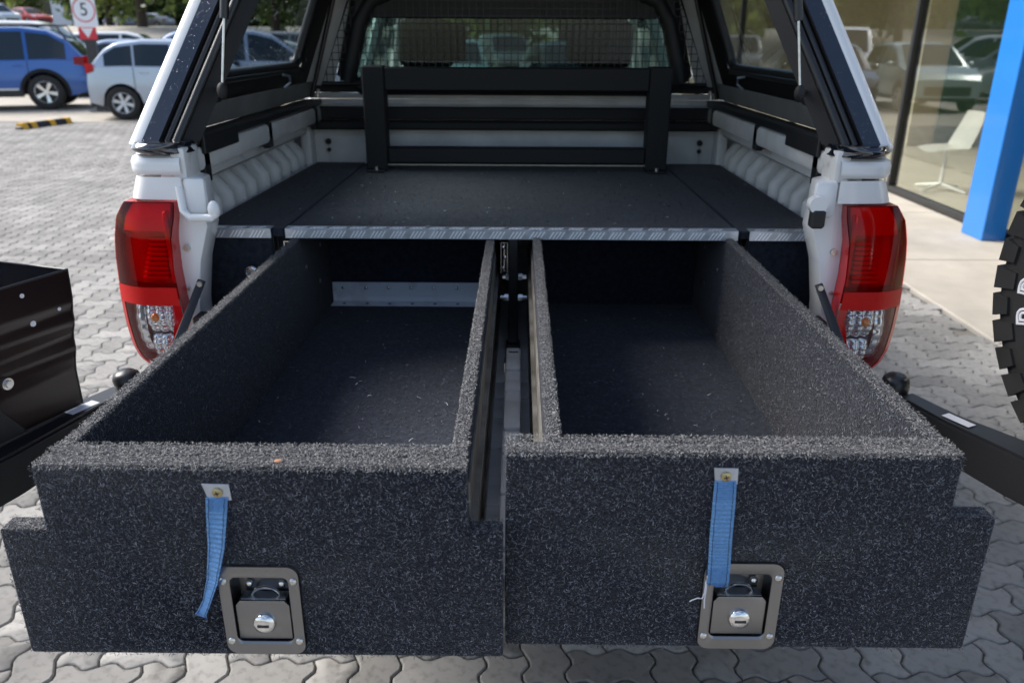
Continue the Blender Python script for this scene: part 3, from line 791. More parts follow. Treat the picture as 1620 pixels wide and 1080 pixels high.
# roof
def roof(z0, d):
    def f(u, v):
        x = (u * 2 - 1); zc = ZT - .10
        hw = cw(zc) - d
        a = abs(x); zz = zc + (ZT - zc) * (1 - a ** 4) + .02 * (1 - a * a)
        return V(CX + x * hw, 1.735 + RAKE * (zz - ZB) + v * (3.02 - 1.735 - RAKE * (zz - ZB)), zz - d)
    return f
B().grid(roof(0, 0.), 28, 10).solid(.004).out('roof', 'white_paint', can, 60)
B().grid(roof(0, .035), 28, 10).solid(.003).out('roof_liner', 'liner', can, 60)
# front: liner with a window, rubber surround, pane
FY = 3.012
fwn = [(-.60, 1.385), (.60, 1.385), (.655, 1.42), (.575, 1.70), (.53, 1.745), (-.53, 1.745), (-.575, 1.70), (-.655, 1.42)]
B().tube([(CX + x * .93, FY, z) for x, z in fwn], .032, 10, closed=True).out('front_window_rubber', 'rubber', can, 60)
b = B()
for (x0, x1, z0, z1) in ((-.80, .80, 1.362, 1.385), (-.70, .70, 1.745, 1.90)): b.box(CX + x0, CX + x1, FY + .004, FY + .020, z0, z1)
b.out('front_liner', 'liner', can)
for z0, z1 in ((1.319, 1.337), (1.341, 1.359)): B().box(CX - .80, CX + .80, FY + .002, FY + .022, z0, z1, .003, 2).out('front_strip', 'tub_paint', can)
for s in (-1, 1):
    B().prism([(CX + s * .66, FY + .006, 1.385), (CX + s * .80, FY + .006, 1.385), (CX + s * .64, FY + .006, 1.75), (CX + s * .55, FY + .006, 1.75)], (0, .012, 0)).out('front_liner', 'tub_paint', can)
B().prism([(CX + x * .95, FY + .012, z) for x, z in fwn], (0, .004, 0)).out('front_pane', 'cab_glass', can)
# black cross rail at the tub's front lip
B().box(CX - .745, CX + .745, 2.945, 2.998, 1.236, 1.268, .006).out('front_rail', 'matt_black', can)
B().box(CX - .745, CX + .745, 2.965, 2.998, 1.272, 1.315, .004).out('front_rail', 'matt_black', can)
# wire mesh guard in front of the window
wm = B(); MY = 2.985
def hw_m(z): return .690 - .42 * (z - 1.395)
z = 1.40
while z < 1.79:
    wm.box(CX - hw_m(z), CX + hw_m(z), MY - .0013, MY + .0013, z - .0013, z + .0013); z += .0245
x = -.672
while x < .68:
    zt = min(1.79, 1.395 + (.690 - abs(x)) / .42)
    if zt > 1.41: wm.box(CX + x - .0013, CX + x + .0013, MY - .0042, MY - .0016, 1.398, zt)
    x += .0245
mo = wm.out('mesh_guard', 'satin_black', can)
mf = [(CX - .692, MY, 1.392), (CX + .692, MY, 1.392), (CX + .53, MY, 1.79), (CX - .53, MY, 1.79)]
B().tube(mf, .008, 8, closed=True).out('guard_frame', 'satin_black', mo, 60)
# dark inner surround seen behind the guard
for s in (-1, 1):
    B().tube([(CX + s * .600, 2.998, 1.40), (CX + s * .585, 2.998, 1.46), (CX + s * .545, 2.998, 1.60), (CX + s * .50, 2.998, 1.67), (CX + s * .42, 2.998, 1.70)], .030, 8).out('window_surround', 'rubber', can, 60)
B().box(CX - .50, CX + .50, 2.99, 3.006, 1.612, 1.745, .004).out('upper_surround', 'rubber', can)
# lifted rear door, above the picture
hz_ = ZT - .03; hy = 1.715 + RAKE * (hz_ - ZB) - .03
def rdoor(u, v):
    x = u * 2 - 1; return V(CX + x * (.56 + .16 * v), hy - .02 - v * .50, hz_ + .03 + v * .42 - .02 * abs(x) ** 3)
rd = B().grid(rdoor, 12, 8).solid(.02).out('rear_door', 'gloss_black', can, 60)
B().grid(lambda u, v: rdoor(.12 + u * .76, .12 + v * .7) + V(0, 0, -.034), 8, 6).solid(.006).out('door_pane', 'tinted_glass', rd, 60)

# ================================================================== STORAGE DECK
DZ = 1.121; DY = 1.853
deck = thing('storage_deck', 'black carpeted false floor with chequer plate edge over the drawers', 'cargo deck', (CX, 2.4, .80))
B().box(-.560, .524, DY + .004, 2.95, DZ - .018, DZ, .003).out('deck_board', 'carpet_floor', deck)
for s, x0, x1 in ((-1, -.775, -.565), (1, .529, .735)):
    B().prism([(x0, DY + .012, DZ - .020), (x1, DY + .012, DZ - .020), (x1, 2.95, DZ - .020), (x0 + (.03 if s < 0 else 0), 2.95, DZ - .020)], (0, 0, .019), .003).out('side_wing', 'carpet_floor', deck)
    xa, xb = (x0, -.598) if s < 0 else (.552, x1)
    B().box(xa, xb, DY + .018, DY + .036, .80, DZ - .022, .003).out('wing_front', 'carpet_floor', deck)
    xr = (-.595, -.563) if s < 0 else (.527, .549)
    B().box(*xr, DY + .06, DY + .08, .80, DZ - .022).out('recess_panel', 'carpet_floor', deck)
cr_ = B().box(-.026, .007, .845, 1.655, .860, .900, .003).out('added_gap_strip', 'tailgate_paint', deck)  # added strip, raised to catch light in the gap; imitates the tailgate below
for (y0, y1, h) in ((.90, 1.00, .008), (1.04, 1.10, .005), (1.25, 1.36, .009), (1.42, 1.47, .005), (1.52, 1.59, .008)):
    B().box(-.0255, .0065, y0, y1, .898, .900 + h, .006, 2).out('added_strip_rib', 'tailgate_paint', cr_)
B().cyl((-.0095, 1.175, .899), (-.0095, 1.175, .9025), .0145, 20).out('bolt_pad', 'tailgate_paint', cr_)
B().cyl((-.0095, 1.175, .902), (-.0095, 1.175, .9040), .0075, 14).out('bolt_hole', 'matt_black', cr_)
B().box(-.020, .001, 1.625, 1.630, .8995, .9010).out('slot', 'matt_black', cr_)
def trim(x0, x1):
    t = B().box(x0, x1, DY - .002, DY + .0015, DZ - .021, DZ + .0025, .0006).box(x0, x1, DY + .0015, DY + .030, DZ + .0004, DZ + .0025).out('edge_trim', 'aluminium', deck)
    b = B(); x = x0 + .012; k = 0
    while x < x1 - .03:
        for q in range(4):
            xx = x + q * .0085
            if xx + .012 > x1: break
            b.prism([(xx, DY - .002, DZ - .019), (xx + .0032, DY - .002, DZ - .019), (xx + .0145, DY - .002, DZ - .002), (xx + .0113, DY - .002, DZ - .002)], (0, -.0011, 0))
            b.prism([(xx, DY + .004 , DZ + .0025), (xx + .003, DY + .004, DZ + .0025), (xx + .012, DY + .018, DZ + .0025), (xx + .009, DY + .018, DZ + .0025)], (0, 0, .0012))
        x += .0475
    b.out('tread_bars', 'tread_glint', t, kind='stuff')
trim(-.558, .523); trim(-.752, -.592); trim(.550, .716)
# partition between the drawer bays, with runners
pt = B().box(-.024, -.001, DY, 2.9, .835, DZ - .019, .002).out('partition', 'satin_black', deck)
B().box(-.032, .008, 1.72, 1.76, .800, .838, .004).out('partition_foot', 'zinc', deck)
B().box(-.030, .006, 1.762, DY + .04, .800, .832, .004).out('partition_base', 'zinc', deck)
for (x, yy, z, dx) in ((-.024, 1.862, .952, -.020), (.0, 1.862, .952, .022), (-.024, 1.88, 1.00, -.014), (.0, 1.88, 1.00, .020)):
    b = B().cyl((x, yy, z), (x + dx, yy, z), .0055, 10).cyl((x, yy, z), (x + dx * .5, yy, z), .009, 6)
    b.out('through_bolt', 'bright_steel', deck)
def slide(xc, z0, z1, w_, nm='runner'):
    b = B()
    t = .0018
    b.box(xc - w_ / 2, xc - w_ / 2 + t, 1.846, 2.85, z0, z1).box(xc + w_ / 2 - t, xc + w_ / 2, 1.846, 2.85, z0, z1)
    b.box(xc - w_ / 2 + t, xc + w_ / 2 - t, 1.846, 2.85, z1 - t, z1)
    r = b.out(nm, 'bright_steel', deck)
    n = max(2, int((z1 - z0) / .020)); c = B()
    for k in range(n):
        zc = z0 + (z1 - z0) * (k + .5) / n; c.sph((xc + (.002 if k % 2 else -.002), 1.852, zc), (.0045, .006, .0055), 10, 6)
    c.box(xc - .0015, xc + .0015, 1.85, 2.8, z0 + .004, z1 - .004).out('ball_cage', 'bright_steel', r, 60)
slide(-.034, 1.018, 1.094, .017); slide(-.552, 1.066, 1.094, .020); slide(.512, 1.062, 1.090, .018)
# ring pull in the left wing front, with its turned knob
B().lathe([(.006, 0), (.016, -.002), (.0185, -.007), (.0175, -.013), (.012, -.016), (.010, -.012), (0, -.012)], (-.652, DY + .018, 1.012), (0, 1, 0), 24).out('ring_lock', 'bright_steel', deck, 60)
fibres('carpet_hairs', [((-.55, DY + .03, DZ + .001), (1.06, 0, 0), (0, 1.05, 0), (0, 0, 1)), ((-.77, DY + .03, DZ), (.2, 0, 0), (0, 1., 0), (0, 0, 1)), ((.53, DY + .03, DZ), (.2, 0, 0), (0, 1., 0), (0, 0, 1))], 'fibre_dark', deck, 9000, wd=.0005)

fibres('lint', [((-.76, DY + .03, DZ + .0015), (1.48, 0, 0), (0, 1.05, 0), (0, 0, 1))], 'pale_thread', deck, 70, ln=(.003, .014), wd=.0004)

# ================================================================== DRAWERS
def rr(cx_, cz, w_, h, r, n=5):
    pts = []
    for (sx, sz, a0) in ((1, 1, 0), (-1, 1, 90), (-1, -1, 180), (1, -1, 270)):
        for k in range(n + 1):
            a = R(a0 + 90 * k / n); pts.append((cx_ + sx * (w_ / 2 - r) + r * math.cos(a), cz + sz * (h / 2 - r) + r * math.sin(a)))
    return pts
def latch(dr, cx_, cz, yf):
    """recessed paddle latch: pressed plate, sunk cup, paddle, lock barrel, rivets"""
    outer = rr(cx_, cz, .098, .130, .014); inner = rr(cx_, cz + .001, .070, .094, .008)
    b = B(); n = len(outer)
    rows = [[V(x, yf, z) for x, z in outer], [V(cx_ + (x - cx_) * .98, yf - .0042, cz + (z - cz) * .985) for x, z in outer],
            [V(cx_ + (x - cx_) * 1.07, yf - .0048, cz + (z - cz) * 1.05) for x, z in inner],
            [V(x, yf - .0028, z) for x, z in inner], [V(cx_ + (x - cx_) * .95, yf + .022, cz + (z - cz) * .96) for x, z in inner]]
    vs_ = [[b.bm.verts.new(p) for p in r] for r in rows]
    for r_ in range(len(rows) - 1):
        for i in range(n): b.bm.faces.new((vs_[r_][i], vs_[r_][(i + 1) % n], vs_[r_ + 1][(i + 1) % n], vs_[r_ + 1][i]))
    b.bm.faces.new(vs_[-1])
    lt = b.out('latch', 'stainless', dr, 40)
    pd = [(cx_ - .0325, cz - .0435), (cx_ + .0325, cz - .0435), (cx_ + .0325, cz + .006), (cx_ + .027, cz + .013), (cx_ - .027, cz + .013), (cx_ - .0325, cz + .006)]
    B().prism([(x, yf - .001, z) for x, z in pd], (0, .004, 0), .0009, 2).out('paddle', 'stainless', lt)
    B().box(cx_ - .028, cx_ + .028, yf + .003, yf + .020, cz + .008, cz + .0125, .001).out('paddle_lip', 'stainless', lt)
    B().lathe([(.0140, 0), (.0140, -.003), (.0118, -.0065), (.0065, -.0082), (0, -.0085)], (cx_ + .001, yf - .001, cz - .018), (0, 1, 0), 26).out('lock_barrel', 'bright_steel', lt, 50)
    B().box(cx_ - .006, cx_ + .008, yf - .0102, yf - .0088, cz - .0195, cz - .0165).out('key_slot', 'dark_steel', lt)
    ring = [(cx_ + .001 + .017 * math.cos(a), yf + .012, cz + .010 + .013 * math.sin(a)) for a in np.linspace(.15, math.pi - .15, 12)]
    B().tube(ring, .0022, 6).out('cam_ring', 'bright_steel', lt, 60)
    for sx in (-1, 1):
        B().sph((cx_ + sx * .020, yf + .018, cz + .024), (.005, .004, .005), 10, 6).out('cup_rivet', 'bright_steel', lt, 60)
        for sz in (-1, 1):
            B().sph((cx_ + sx * .0415, yf - .0045, cz + sz * .044), (.0050, .0030, .0050), 12, 8).out('rivet', 'zinc', lt, 60)
    return lt
def drawer(nm, label, yf, xl, xr, steps, z0, z1, zs, bx0, bx1, strip, lat, th=.056):
    dr = thing(nm, label, 'drawer', ((xl + xr) / 2, yf + .6, z0), 'carpeted drawers pulled out of the tub')
    # front board: wide below the step
    sl_, sr_ = steps
    poly = [(xl - sl_, z0), (xr + sr_, z0), (xr + sr_, zs), (xr, zs), (xr, z1), (xl, z1), (xl, zs), (xl - sl_, zs)]
    pp = []
    for p in poly:
        if not pp or (abs(p[0] - pp[-1][0]) + abs(p[1] - pp[-1][1])) > 1e-4: pp.append(p)
    hole = (lat[0] - .050, lat[0] + .050, lat[1] - .066, lat[1] + .066)
    fbd = B().prism([(x, yf, z) for x, z in pp], (0, .029, 0), .004, 2).out('front_board', 'carpet', dr)
    cut = B().box(lat[0] - .038, lat[0] + .038, yf - .02, yf + .025, lat[1] - .050, lat[1] + .050).out('cutter', 'carpet', dr)
    md = fbd.modifiers.new('cut', 'BOOLEAN'); md.object = cut; md.operation = 'DIFFERENCE'; md.solver = 'EXACT'
    me = bpy.data.meshes.new_from_object(fbd.evaluated_get(bpy.context.evaluated_depsgraph_get()))
    fbd.modifiers.clear(); fbd.data = me; bpy.data.objects.remove(cut)
    yb = 2.155; zf = .846; zt = z1 - .002
    B().box(bx0, bx1, yf + .030, yf + th, zf - .02, zt + .001, .004, 2).out('inner_front', 'carpet', dr)
    t = .018
    B().box(bx0, bx0 + t, yf + th + .0005, yb, zf - .02, zt, .004, 2).out('side_wall', 'carpet', dr)
    B().box(bx1 - t, bx1, yf + th + .0005, yb, zf - .02, zt, .004, 2).out('side_wall', 'carpet', dr)
    B().box(bx0 + t, bx1 - t, yb - .018, yb, zf - .02, zt - .03, .003).out('back_wall', 'carpet_floor', dr)
    B().box(bx0 + t, bx1 - t, yf + th + .0005, yb - .018, zf - .015, zf).out('bottom_board', 'carpet_floor', dr)
    if strip:
        xa, xb = bx0 + t + .004, bx1 - t - .004
        s_ = B().box(xa, xb, yb - .0205, yb - .0185, zf + .004, zf + .060).box(xa, xb, yb - .055, yb - .0205, zf + .0012, zf + .0032).out('rear_angle', 'dusty_aluminium', dr)
        for k in range(7):
            x = xa + .03 + k * (xb - xa - .06) / 6; B().sph((x, yb - .021, zf + .044), (.0055, .004, .0055), 10, 6).out('rivet', 'bright_steel', s_, 60)
            B().sph((x + .004, yb - .038, zf + .0032), (.005, .005, .002), 10, 6).out('rivet', 'dark_steel', s_, 60)
    for (x, sg) in ((bx0 + t, 1), (bx1 - t, -1)):
        for yy, z in ((1.90, 1.015), (2.05, 1.035), (2.02, .945)):
            B().sph((x, yy, z), (.003, .006, .006), 8, 6).out('wall_bolt', 'zinc', dr, 60)
    # runner channel fixed to the side facing the gap
    x = bx1 if strip else bx0; sg = 1 if strip else -1
    a, c_ = sorted((x + sg * .0005, x + sg * .003)); ch_ = B().box(a, c_, yf + .034, 2.15, .850, 1.062)
    a, c_ = sorted((x + sg * .003, x + sg * .010)); ch_.box(a, c_, yf + .034, 2.15, .850, .853).box(a, c_, yf + .034, 2.15, 1.000, 1.003)
    a, c_ = sorted((x + sg * .0085, x + sg * .010)); ch_.box(a, c_, yf + .034, 2.15, .853, .868).box(a, c_, yf + .034, 2.15, .984, 1.000)
    ch_.out('slide_channel', 'dirty_steel', dr)
    # hairs: front face dense, rims pale, inner walls medium, floor sparse
    wd_ = xr - xl
    fr = [((xl, yf, zs), (wd_, 0, 0), (0, 0, z1 - zs), (0, -1, 0)), ((xl - sl_, yf, z0), (wd_ + sl_ + sr_, 0, 0), (0, 0, zs - z0), (0, -1, 0))]
    fibres('front_hairs', fr, 'fibre_dark', dr, 70000, ln=(.002, .006), hole=hole)
    fibres('front_hairs', fr, 'fibre', dr, 66000, ln=(.0014, .0055), wd=.00024, lift=.0008, hole=hole)
    rm = [((xl, yf + .001, z1), (wd_, 0, 0), (0, th - .001, 0), (0, 0, 1)), ((bx0, yf + th - .006, zt), (t, 0, 0), (0, yb - yf - .05, 0), (0, 0, 1)), ((bx1 - t, yf + .05, zt), (t, 0, 0), (0, yb - yf - .05, 0), (0, 0, 1)),
          ((xl, yf - .001, z1 - .004), (wd_, 0, 0), (0, 0, .004), (0, -.7, .7)),
          ((bx0 + t, yf + .055, zt - .004), (0, yb - yf - .06, 0), (0, 0, .004), (.7, 0, .7)), ((bx1 - t, yf + .055, zt - .004), (0, yb - yf - .06, 0), (0, 0, .004), (-.7, 0, .7))]
    if sl_: rm.append(((xl - sl_, yf, zs), (sl_, 0, 0), (0, .029, 0), (0, 0, 1)))
    if sr_: rm.append(((xr, yf, zs), (sr_, 0, 0), (0, .029, 0), (0, 0, 1)))
    fibres('rim_hairs', rm, 'fibre_rim', dr, 330000, ln=(.0015, .0045), wd=.00026, stand=.02, lift=.0006)
    wl = [((bx0 + t, yf + .056, zf), (0, 1.0, 0), (0, 0, zt - zf), (1, 0, 0)), ((bx1 - t, yf + .056, zf), (0, 1.0, 0), (0, 0, zt - zf), (-1, 0, 0))]
    fibres('wall_hairs', wl, 'fibre_dark', dr, 60000, ln=(.002, .007), stand=.06)
    fibres('wall_hairs', [wl[1]] if not strip else [wl[0]], 'fibre', dr, 13000, ln=(.002, .008), wd=.00024, stand=.04)
    fibres('floor_hairs', [((bx0 + t, yf + .056, zf), (bx1 - bx0 - 2 * t, 0, 0), (0, yb - yf - .08, 0), (0, 0, 1))], 'fibre_dark', dr, 16000, ln=(.004, .012))
    fibres('lint', [((bx0 + t, yf + th, zf + .001), (bx1 - bx0 - 2 * t, 0, 0), (0, yb - yf - .08, 0), (0, 0, 1))], 'pale_thread', dr, 130, ln=(.003, .014), wd=.00035)
    return dr
dl = drawer('storage_drawer', 'left carpeted drawer with aluminium strip inside and twisted blue pull strap', .775, -.548, -.0565, (.055, .041), .833, 1.099, 1.014, -.546, -.058, True, (-.306, .9035))
drr = drawer('storage_drawer', 'right carpeted drawer with straight blue strap hanging into its latch', .800, -.0135, .512, (0, .054), .830, 1.107, 1.024, .034, .512, False, (.2765, .896), .044)
latch(dl, -.306, .9035, .775); latch(drr, .2765, .896, .800)
def strap(dr, yf, path, tabc, skew=0.):
    """woven pull strap: path = (x, z, width, standoff, twist)"""
    tx, tz = tabc
    tb = B().prism([(tx - .0145 - skew, yf - .001, tz + .011), (tx + .0135, yf - .001, tz + .0105), (tx + .0145 , yf - .001, tz - .0105), (tx - .0115, yf - .001, tz - .0115)], (0, -.0016, 0), .0004).out('strap_tab', 'aluminium', dr)
    sc_ = B().lathe([(.0062, 0), (.0058, -.002), (.003, -.0032), (0, -.0034)], (tx, yf - .0026, tz), (0, 1, 0), 16).out('screw', 'brass_zinc', tb, 50)
    b2 = B()
    for a in (0, math.pi / 2):
        d = V(math.cos(a + .3), 0, math.sin(a + .3)) * .003; n = V(-math.sin(a + .3), 0, math.cos(a + .3)) * .0006
        c = V(tx, yf - .0060, tz); b2.prism([c - d - n, c + d - n, c + d + n, c - d + n], (0, -.0003, 0))
    b2.out('screw_cross', 'dark_steel', tb)
    n = 220
    P_ = np.array(path, float); tt = np.linspace(0, 1, len(path)); q = np.linspace(0, 1, n + 1)
    xs = np.interp(q, tt, P_[:, 0]); zs_ = np.interp(q, tt, P_[:, 1]); ws = np.interp(q, tt, P_[:, 2]); so_ = np.interp(q, tt, P_[:, 3]); tw = np.interp(q, tt, P_[:, 4])
    k3 = np.ones(11) / 11
    def sm(a): return np.convolve(np.pad(a, 5, 'edge'), k3, 'valid')
    xs, ws, so_, tw = sm(xs), sm(ws), sm(so_), sm(tw)
    def f(u, v):
        i = int(round(u * n)); a = tw[i]; o_ = (v - .5) * ws[i]
        rip = .0009 * math.cos(i * 2 * math.pi / 5) * (1 if .12 < v < .88 else .15)
        return V(xs[i] + o_ * math.cos(a), yf - .0024 - so_[i] - abs(o_) * 0 - o_ * math.sin(a) + rip, zs_[i])
    wb = B().grid(f, n, 8).solid(.0012).out('webbing', 'blue_webbing', dr, 30)
    for v in (.14, .86):
        st_ = [f(i / n, v) + V(0, -.0010, 0) for i in range(2, n - 1, 4)]
        B().tube(st_, .00042, 5).out('stitching', 'blue_thread', wb, 60)
    return wb
strap(dl, .775, [(-.3405, 1.062, .0255, .001, 0), (-.342, 1.045, .0255, .004, .1), (-.3465, 1.00, .0225, .009, .3), (-.356, .955, .019, .012, .55), (-.368, .922, .017, .010, .75), (-.376, .906, .0165, .008, .6), (-.3775, .901, .020, .008, .4)], (-.339, 1.068), .003)
strap(drr, .800, [(.241, 1.074, .0255, .001, 0), (.2408, 1.05, .0265, .005, 0), (.2405, 1.0, .0265, .010, .05), (.242, .96, .0265, .012, .0), (.2445, .935, .0265, .006, 0), (.2455, .922, .026, -.004, 0)], (.241, 1.0795))
th = [(.2305, .795, .935), (.230, .793, .920), (.2275, .792, .912), (.222, .792, .9125), (.216, .793, .909), (.2135, .795, .905)]
B().tube(th, .0007, 6).tube([(.231, .795, .937), (.2318, .794, .925), (.231, .794, .908), (.2322, .795, .895)], .0008, 6).out('loose_thread', 'pale_thread', drr, 60)
# faint orange mark pressed in the left rim
B().sph((-.272, .79, 1.0995), (.005, .004, .0012), 10, 6).out('orange_fluff', 'rust_mark', dl, 60)

# ================================================================== LOAD FRAME
lf = thing('load_frame', 'black H shaped carpeted frame standing on the deck before the mesh', 'rack', (CX, 2.76, DZ))
for s, x in ((-1, -.487), (1, .468)):
    B().box(x - .037, x + .037, 2.75, 2.82, DZ + .001, 1.462, .004).out('upright', 'matt_black', lf)
    B().box(x - .030, x + .030, 2.70, 2.749, DZ + .001, DZ + .008, .002).out('foot_plate', 'satin_black', lf)
    B().cyl((x, 2.725, DZ + .008), (x, 2.725, DZ + .018), .007, 8).out('foot_bolt', 'zinc', lf)
B().box(-.4495, .4305, 2.752, 2.812, 1.384, 1.458, .004).out('top_beam', 'matt_black', lf)
B().box(-.4495, .4305, 2.755, 2.81, 1.146, 1.198, .004).out('bottom_beam', 'matt_black', lf)
B().box(-.4495, .4305, 2.750, 2.7548, 1.140, 1.1435).out('edge_strip', 'zinc', lf)

# ================================================================== SWING ARMS
def beam(pts, w_, h, b=None):
    """box section through centre-top points"""
    b = b or B(); rows = []
    for i, p in enumerate(pts):
        p = Vector(p); a = Vector(pts[max(i - 1, 0)]); c = Vector(pts[min(i + 1, len(pts) - 1)]); t = (c - a).normalized(); n = V(-t.y, t.x, 0).normalized()
        ww = w_[i] if isinstance(w_, list) else w_; hh = h[i] if isinstance(h, list) else h
        rows.append([p + n * ww / 2, p - n * ww / 2, p - n * ww / 2 - V(0, 0, hh), p + n * ww / 2 - V(0, 0, hh)])
    vs_ = [[b.bm.verts.new(q) for q in r] for r in rows]; fs = []
    for i in range(len(rows) - 1):
        for k in range(4): fs.append(b.bm.faces.new((vs_[i][k], vs_[i][(k + 1) % 4], vs_[i + 1][(k + 1) % 4], vs_[i + 1][k])))
    fs.append(b.bm.faces.new(vs_[0])); fs.append(b.bm.faces.new(vs_[-1][::-1]))
    bmesh.ops.recalc_face_normals(b.bm, faces=fs)
    es = list({e for f in fs for e in f.edges})
    bmesh.ops.bevel(b.bm, geom=es, offset=.006, segments=2, affect='EDGES', clamp_overlap=True)
    return b
armL = thing('swing_arm', 'black swing arm with folded steel holder tinted by a painted red reflection, swung open on the left', 'swing arm', (-.855, 1.52, .55), 'swing arms of the rear bar')
beam([(-.845, 1.535, .850), (-.895, 1.42, .848), (-.95, 1.27, .845), (-1.08, .93, .845), (-1.16, .72, .845)], [.05, .07, .085, .09, .09], [.06, .08, .088, .09, .09]).out('arm', 'powder_black', armL)
B().lathe([(0, .040), (.016, .038), (.026, .031), (.029, .020), (.027, .008), (.024, .0), (.022, -.25)], (-.838, 1.548, .845), (0, 0, 1), 28).out('hinge_cap', 'satin_black', armL, 60)
def arm_label(c, d, w_, l_, nm='label_plate'):
    d = Vector(d).normalized(); n = V(-d.y, d.x, 0); c = Vector(c)
    return B().prism([c + d * l_ / 2 + n * w_ / 2, c - d * l_ / 2 + n * w_ / 2, c - d * l_ / 2 - n * w_ / 2, c + d * l_ / 2 - n * w_ / 2], (0, 0, .0006))
arm_label((-.880, 1.438, .8486), (-.42, -.9, 0), .024, .062).out('sticker', 'label_white', armL)
B().lathe([(0, .006), (.008, .005), (.012, .0)], (-.985, 1.235, .846), (0, 0, 1), 14).out('arm_bolt', 'zinc', armL, 60)
# jerry can holder: swaged side sheet + rear sheet on the arm
A0 = V(-.886, 1.452, .852); AD = V(-.36, -.93, 0).normalized(); AN = V(AD.y * -1, AD.x, 0)   # AN points ... outward/inward
if AN.x < 0: AN = -AN
prof = [(0, 0), (.075, 0), (.105, -.006), (.12, -.012), (.150, -.012), (.165, -.018), (.18, -.024), (.205, -.024), (.22, -.030), (.255, -.032), (.300, -.034)]
def prof_at(z):
    for (a, b_), (c, d_) in zip(prof[:-1], prof[1:]):
        if a <= z <= c: return b_ + (d_ - b_) * (z - a) / (c - a)
    return prof[-1][1]
hold = B()
def holdf(u, v):
    z = v * .285; return A0 + AD * (u * .42) + V(0, 0, z) + AN * (-prof_at(z) - .0)
hb = hold.grid(holdf, 4, 40).solid(.004).out('can_holder', 'black_red_reflection', armL, 25)
def holdb(u, v):
    z = v * .285; return A0 + V(0, 0, z) + AN * (-prof_at(z)) - AN * (u * .20) + AD * (.012 * u)
B().grid(holdb, 4, 20).solid(.004).out('holder_back', 'gloss_black', hb, 25)  # same holder made black: shade of its inside put into the colour
B().prism([A0 + AD * .0 - AN * .2 + V(0, 0, .285), A0 + AD * .42 - AN * .2 + V(0, 0, .285), A0 + AD * .42 - AN * .2, A0 - AN * .2], -AN * .004).out('holder_back', 'gloss_black', hb)  # far sheet, also coloured dark for the inner shade
B().tube([holdf(u / 6, 1) for u in range(7)], .0022, 6).tube([holdf(0, v / 20) for v in range(21)], .0018, 6).tube([holdb(u / 4, 1) for u in range(5)], .0022, 6).out('folded_edge_glint', 'dark_steel', hb, 60)  # paler tube on the sheet rims; edge highlight put into the colour
for (u, z, r_) in ((.10, .262, .0042), (.245, .250, .0055), (.20, .215, .0060), (.225, .172, .0055), (.030, .215, .0035)):  # white discs: brightness seen through the holes put into the colour
    p = A0 + AD * u + V(0, 0, z) + AN * (-prof_at(z) + .0005); B().cyl(p, p + AN * .0012, r_, 12).out('hole', 'label_white', hb)
p = A0 + AD * .085 + V(0, 0, .203) + AN * (-prof_at(.203)); B().cyl(p, p + AN * .002, .0055, 12).out('hole', 'label_white', hb)
p = A0 + AD * .155 + V(0, 0, .110) + AN * (-prof_at(.110)); B().cyl(p, p + AN * .014, .011, 16).cyl(p, p + AN * .019, .007, 6).out('holder_bolt', 'zinc', hb)
gs = [A0 + AD * .13 + AN * .004, A0 + AD * .42 + AN * .004, A0 + AD * .42 + V(0, 0, .10) + AN * .004, A0 + AD * .22 + V(0, 0, .10) + AN * .004, A0 + AD * .185 + V(0, 0, .085) + AN * .004]
B().prism(gs, AN * .003, .001).out('gusset', 'powder_black', armL)

armR = thing('swing_arm', 'black swing arm with pale sticker carrying the spare wheel, swung open on the right', 'swing arm', (.82, 1.52, .55), 'swing arms of the rear bar')
beam([(.818, 1.53, .852), (.862, 1.42, .850), (.93, 1.30, .850), (1.03, 1.10, .850), (1.13, .90, .850)], [.045, .055, .075, .085, .085], [.06, .08, .09, .09, .09]).out('arm', 'powder_black', armR)
B().lathe([(0, .044), (.017, .042), (.026, .034), (.029, .022), (.028, .008), (.026, .0), (.024, -.25)], (.805, 1.548, .845), (0, 0, 1), 28).out('hinge_cap', 'satin_black', armR, 60)
arm_label((.868, 1.405, .8518), (.45, -.89, 0), .022, .058).out('sticker', 'label_white', armR)
WC = V(1.145, 1.115, 1.165); WD = V(.36, -.93, 0).normalized(); WN = V(-.93, -.36, 0).normalized()   # wheel plane direction, face normal to truck
B().prism([WC + V(0, 0, -.29) - WN * .15 + WD * .06, WC + V(0, 0, -.29) - WN * .15 - WD * .06, WC + V(0, 0, .08) - WN * .15 - WD * .06, WC + V(0, 0, .08) - WN * .15 + WD * .06], -WN * .04, .004).out('wheel_mount', 'powder_black', armR)
tyre = thing('spare_wheel', 'knobbly spare tyre with outlined white letters on the right swing arm', 'spare wheel', tuple(WC))
RT = .385
B().lathe([(RT * .60, -.12), (RT * .74, -.134), (RT * .86, -.132), (RT * .968, -.120), (RT * .975, -.06), (RT * .975, .06), (RT * .968, .122), (RT * .92, .131), (RT * .86, .134), (RT * .74, .136), (RT * .60, .122)], WC, WN, 72).out('tyre', 'tyre_rubber', tyre)
e1 = WD; e2 = V(0, 0, 1)
def tp(a, r, h): return WC + (e1 * math.cos(a) + e2 * math.sin(a)) * r + WN * h
lug = []
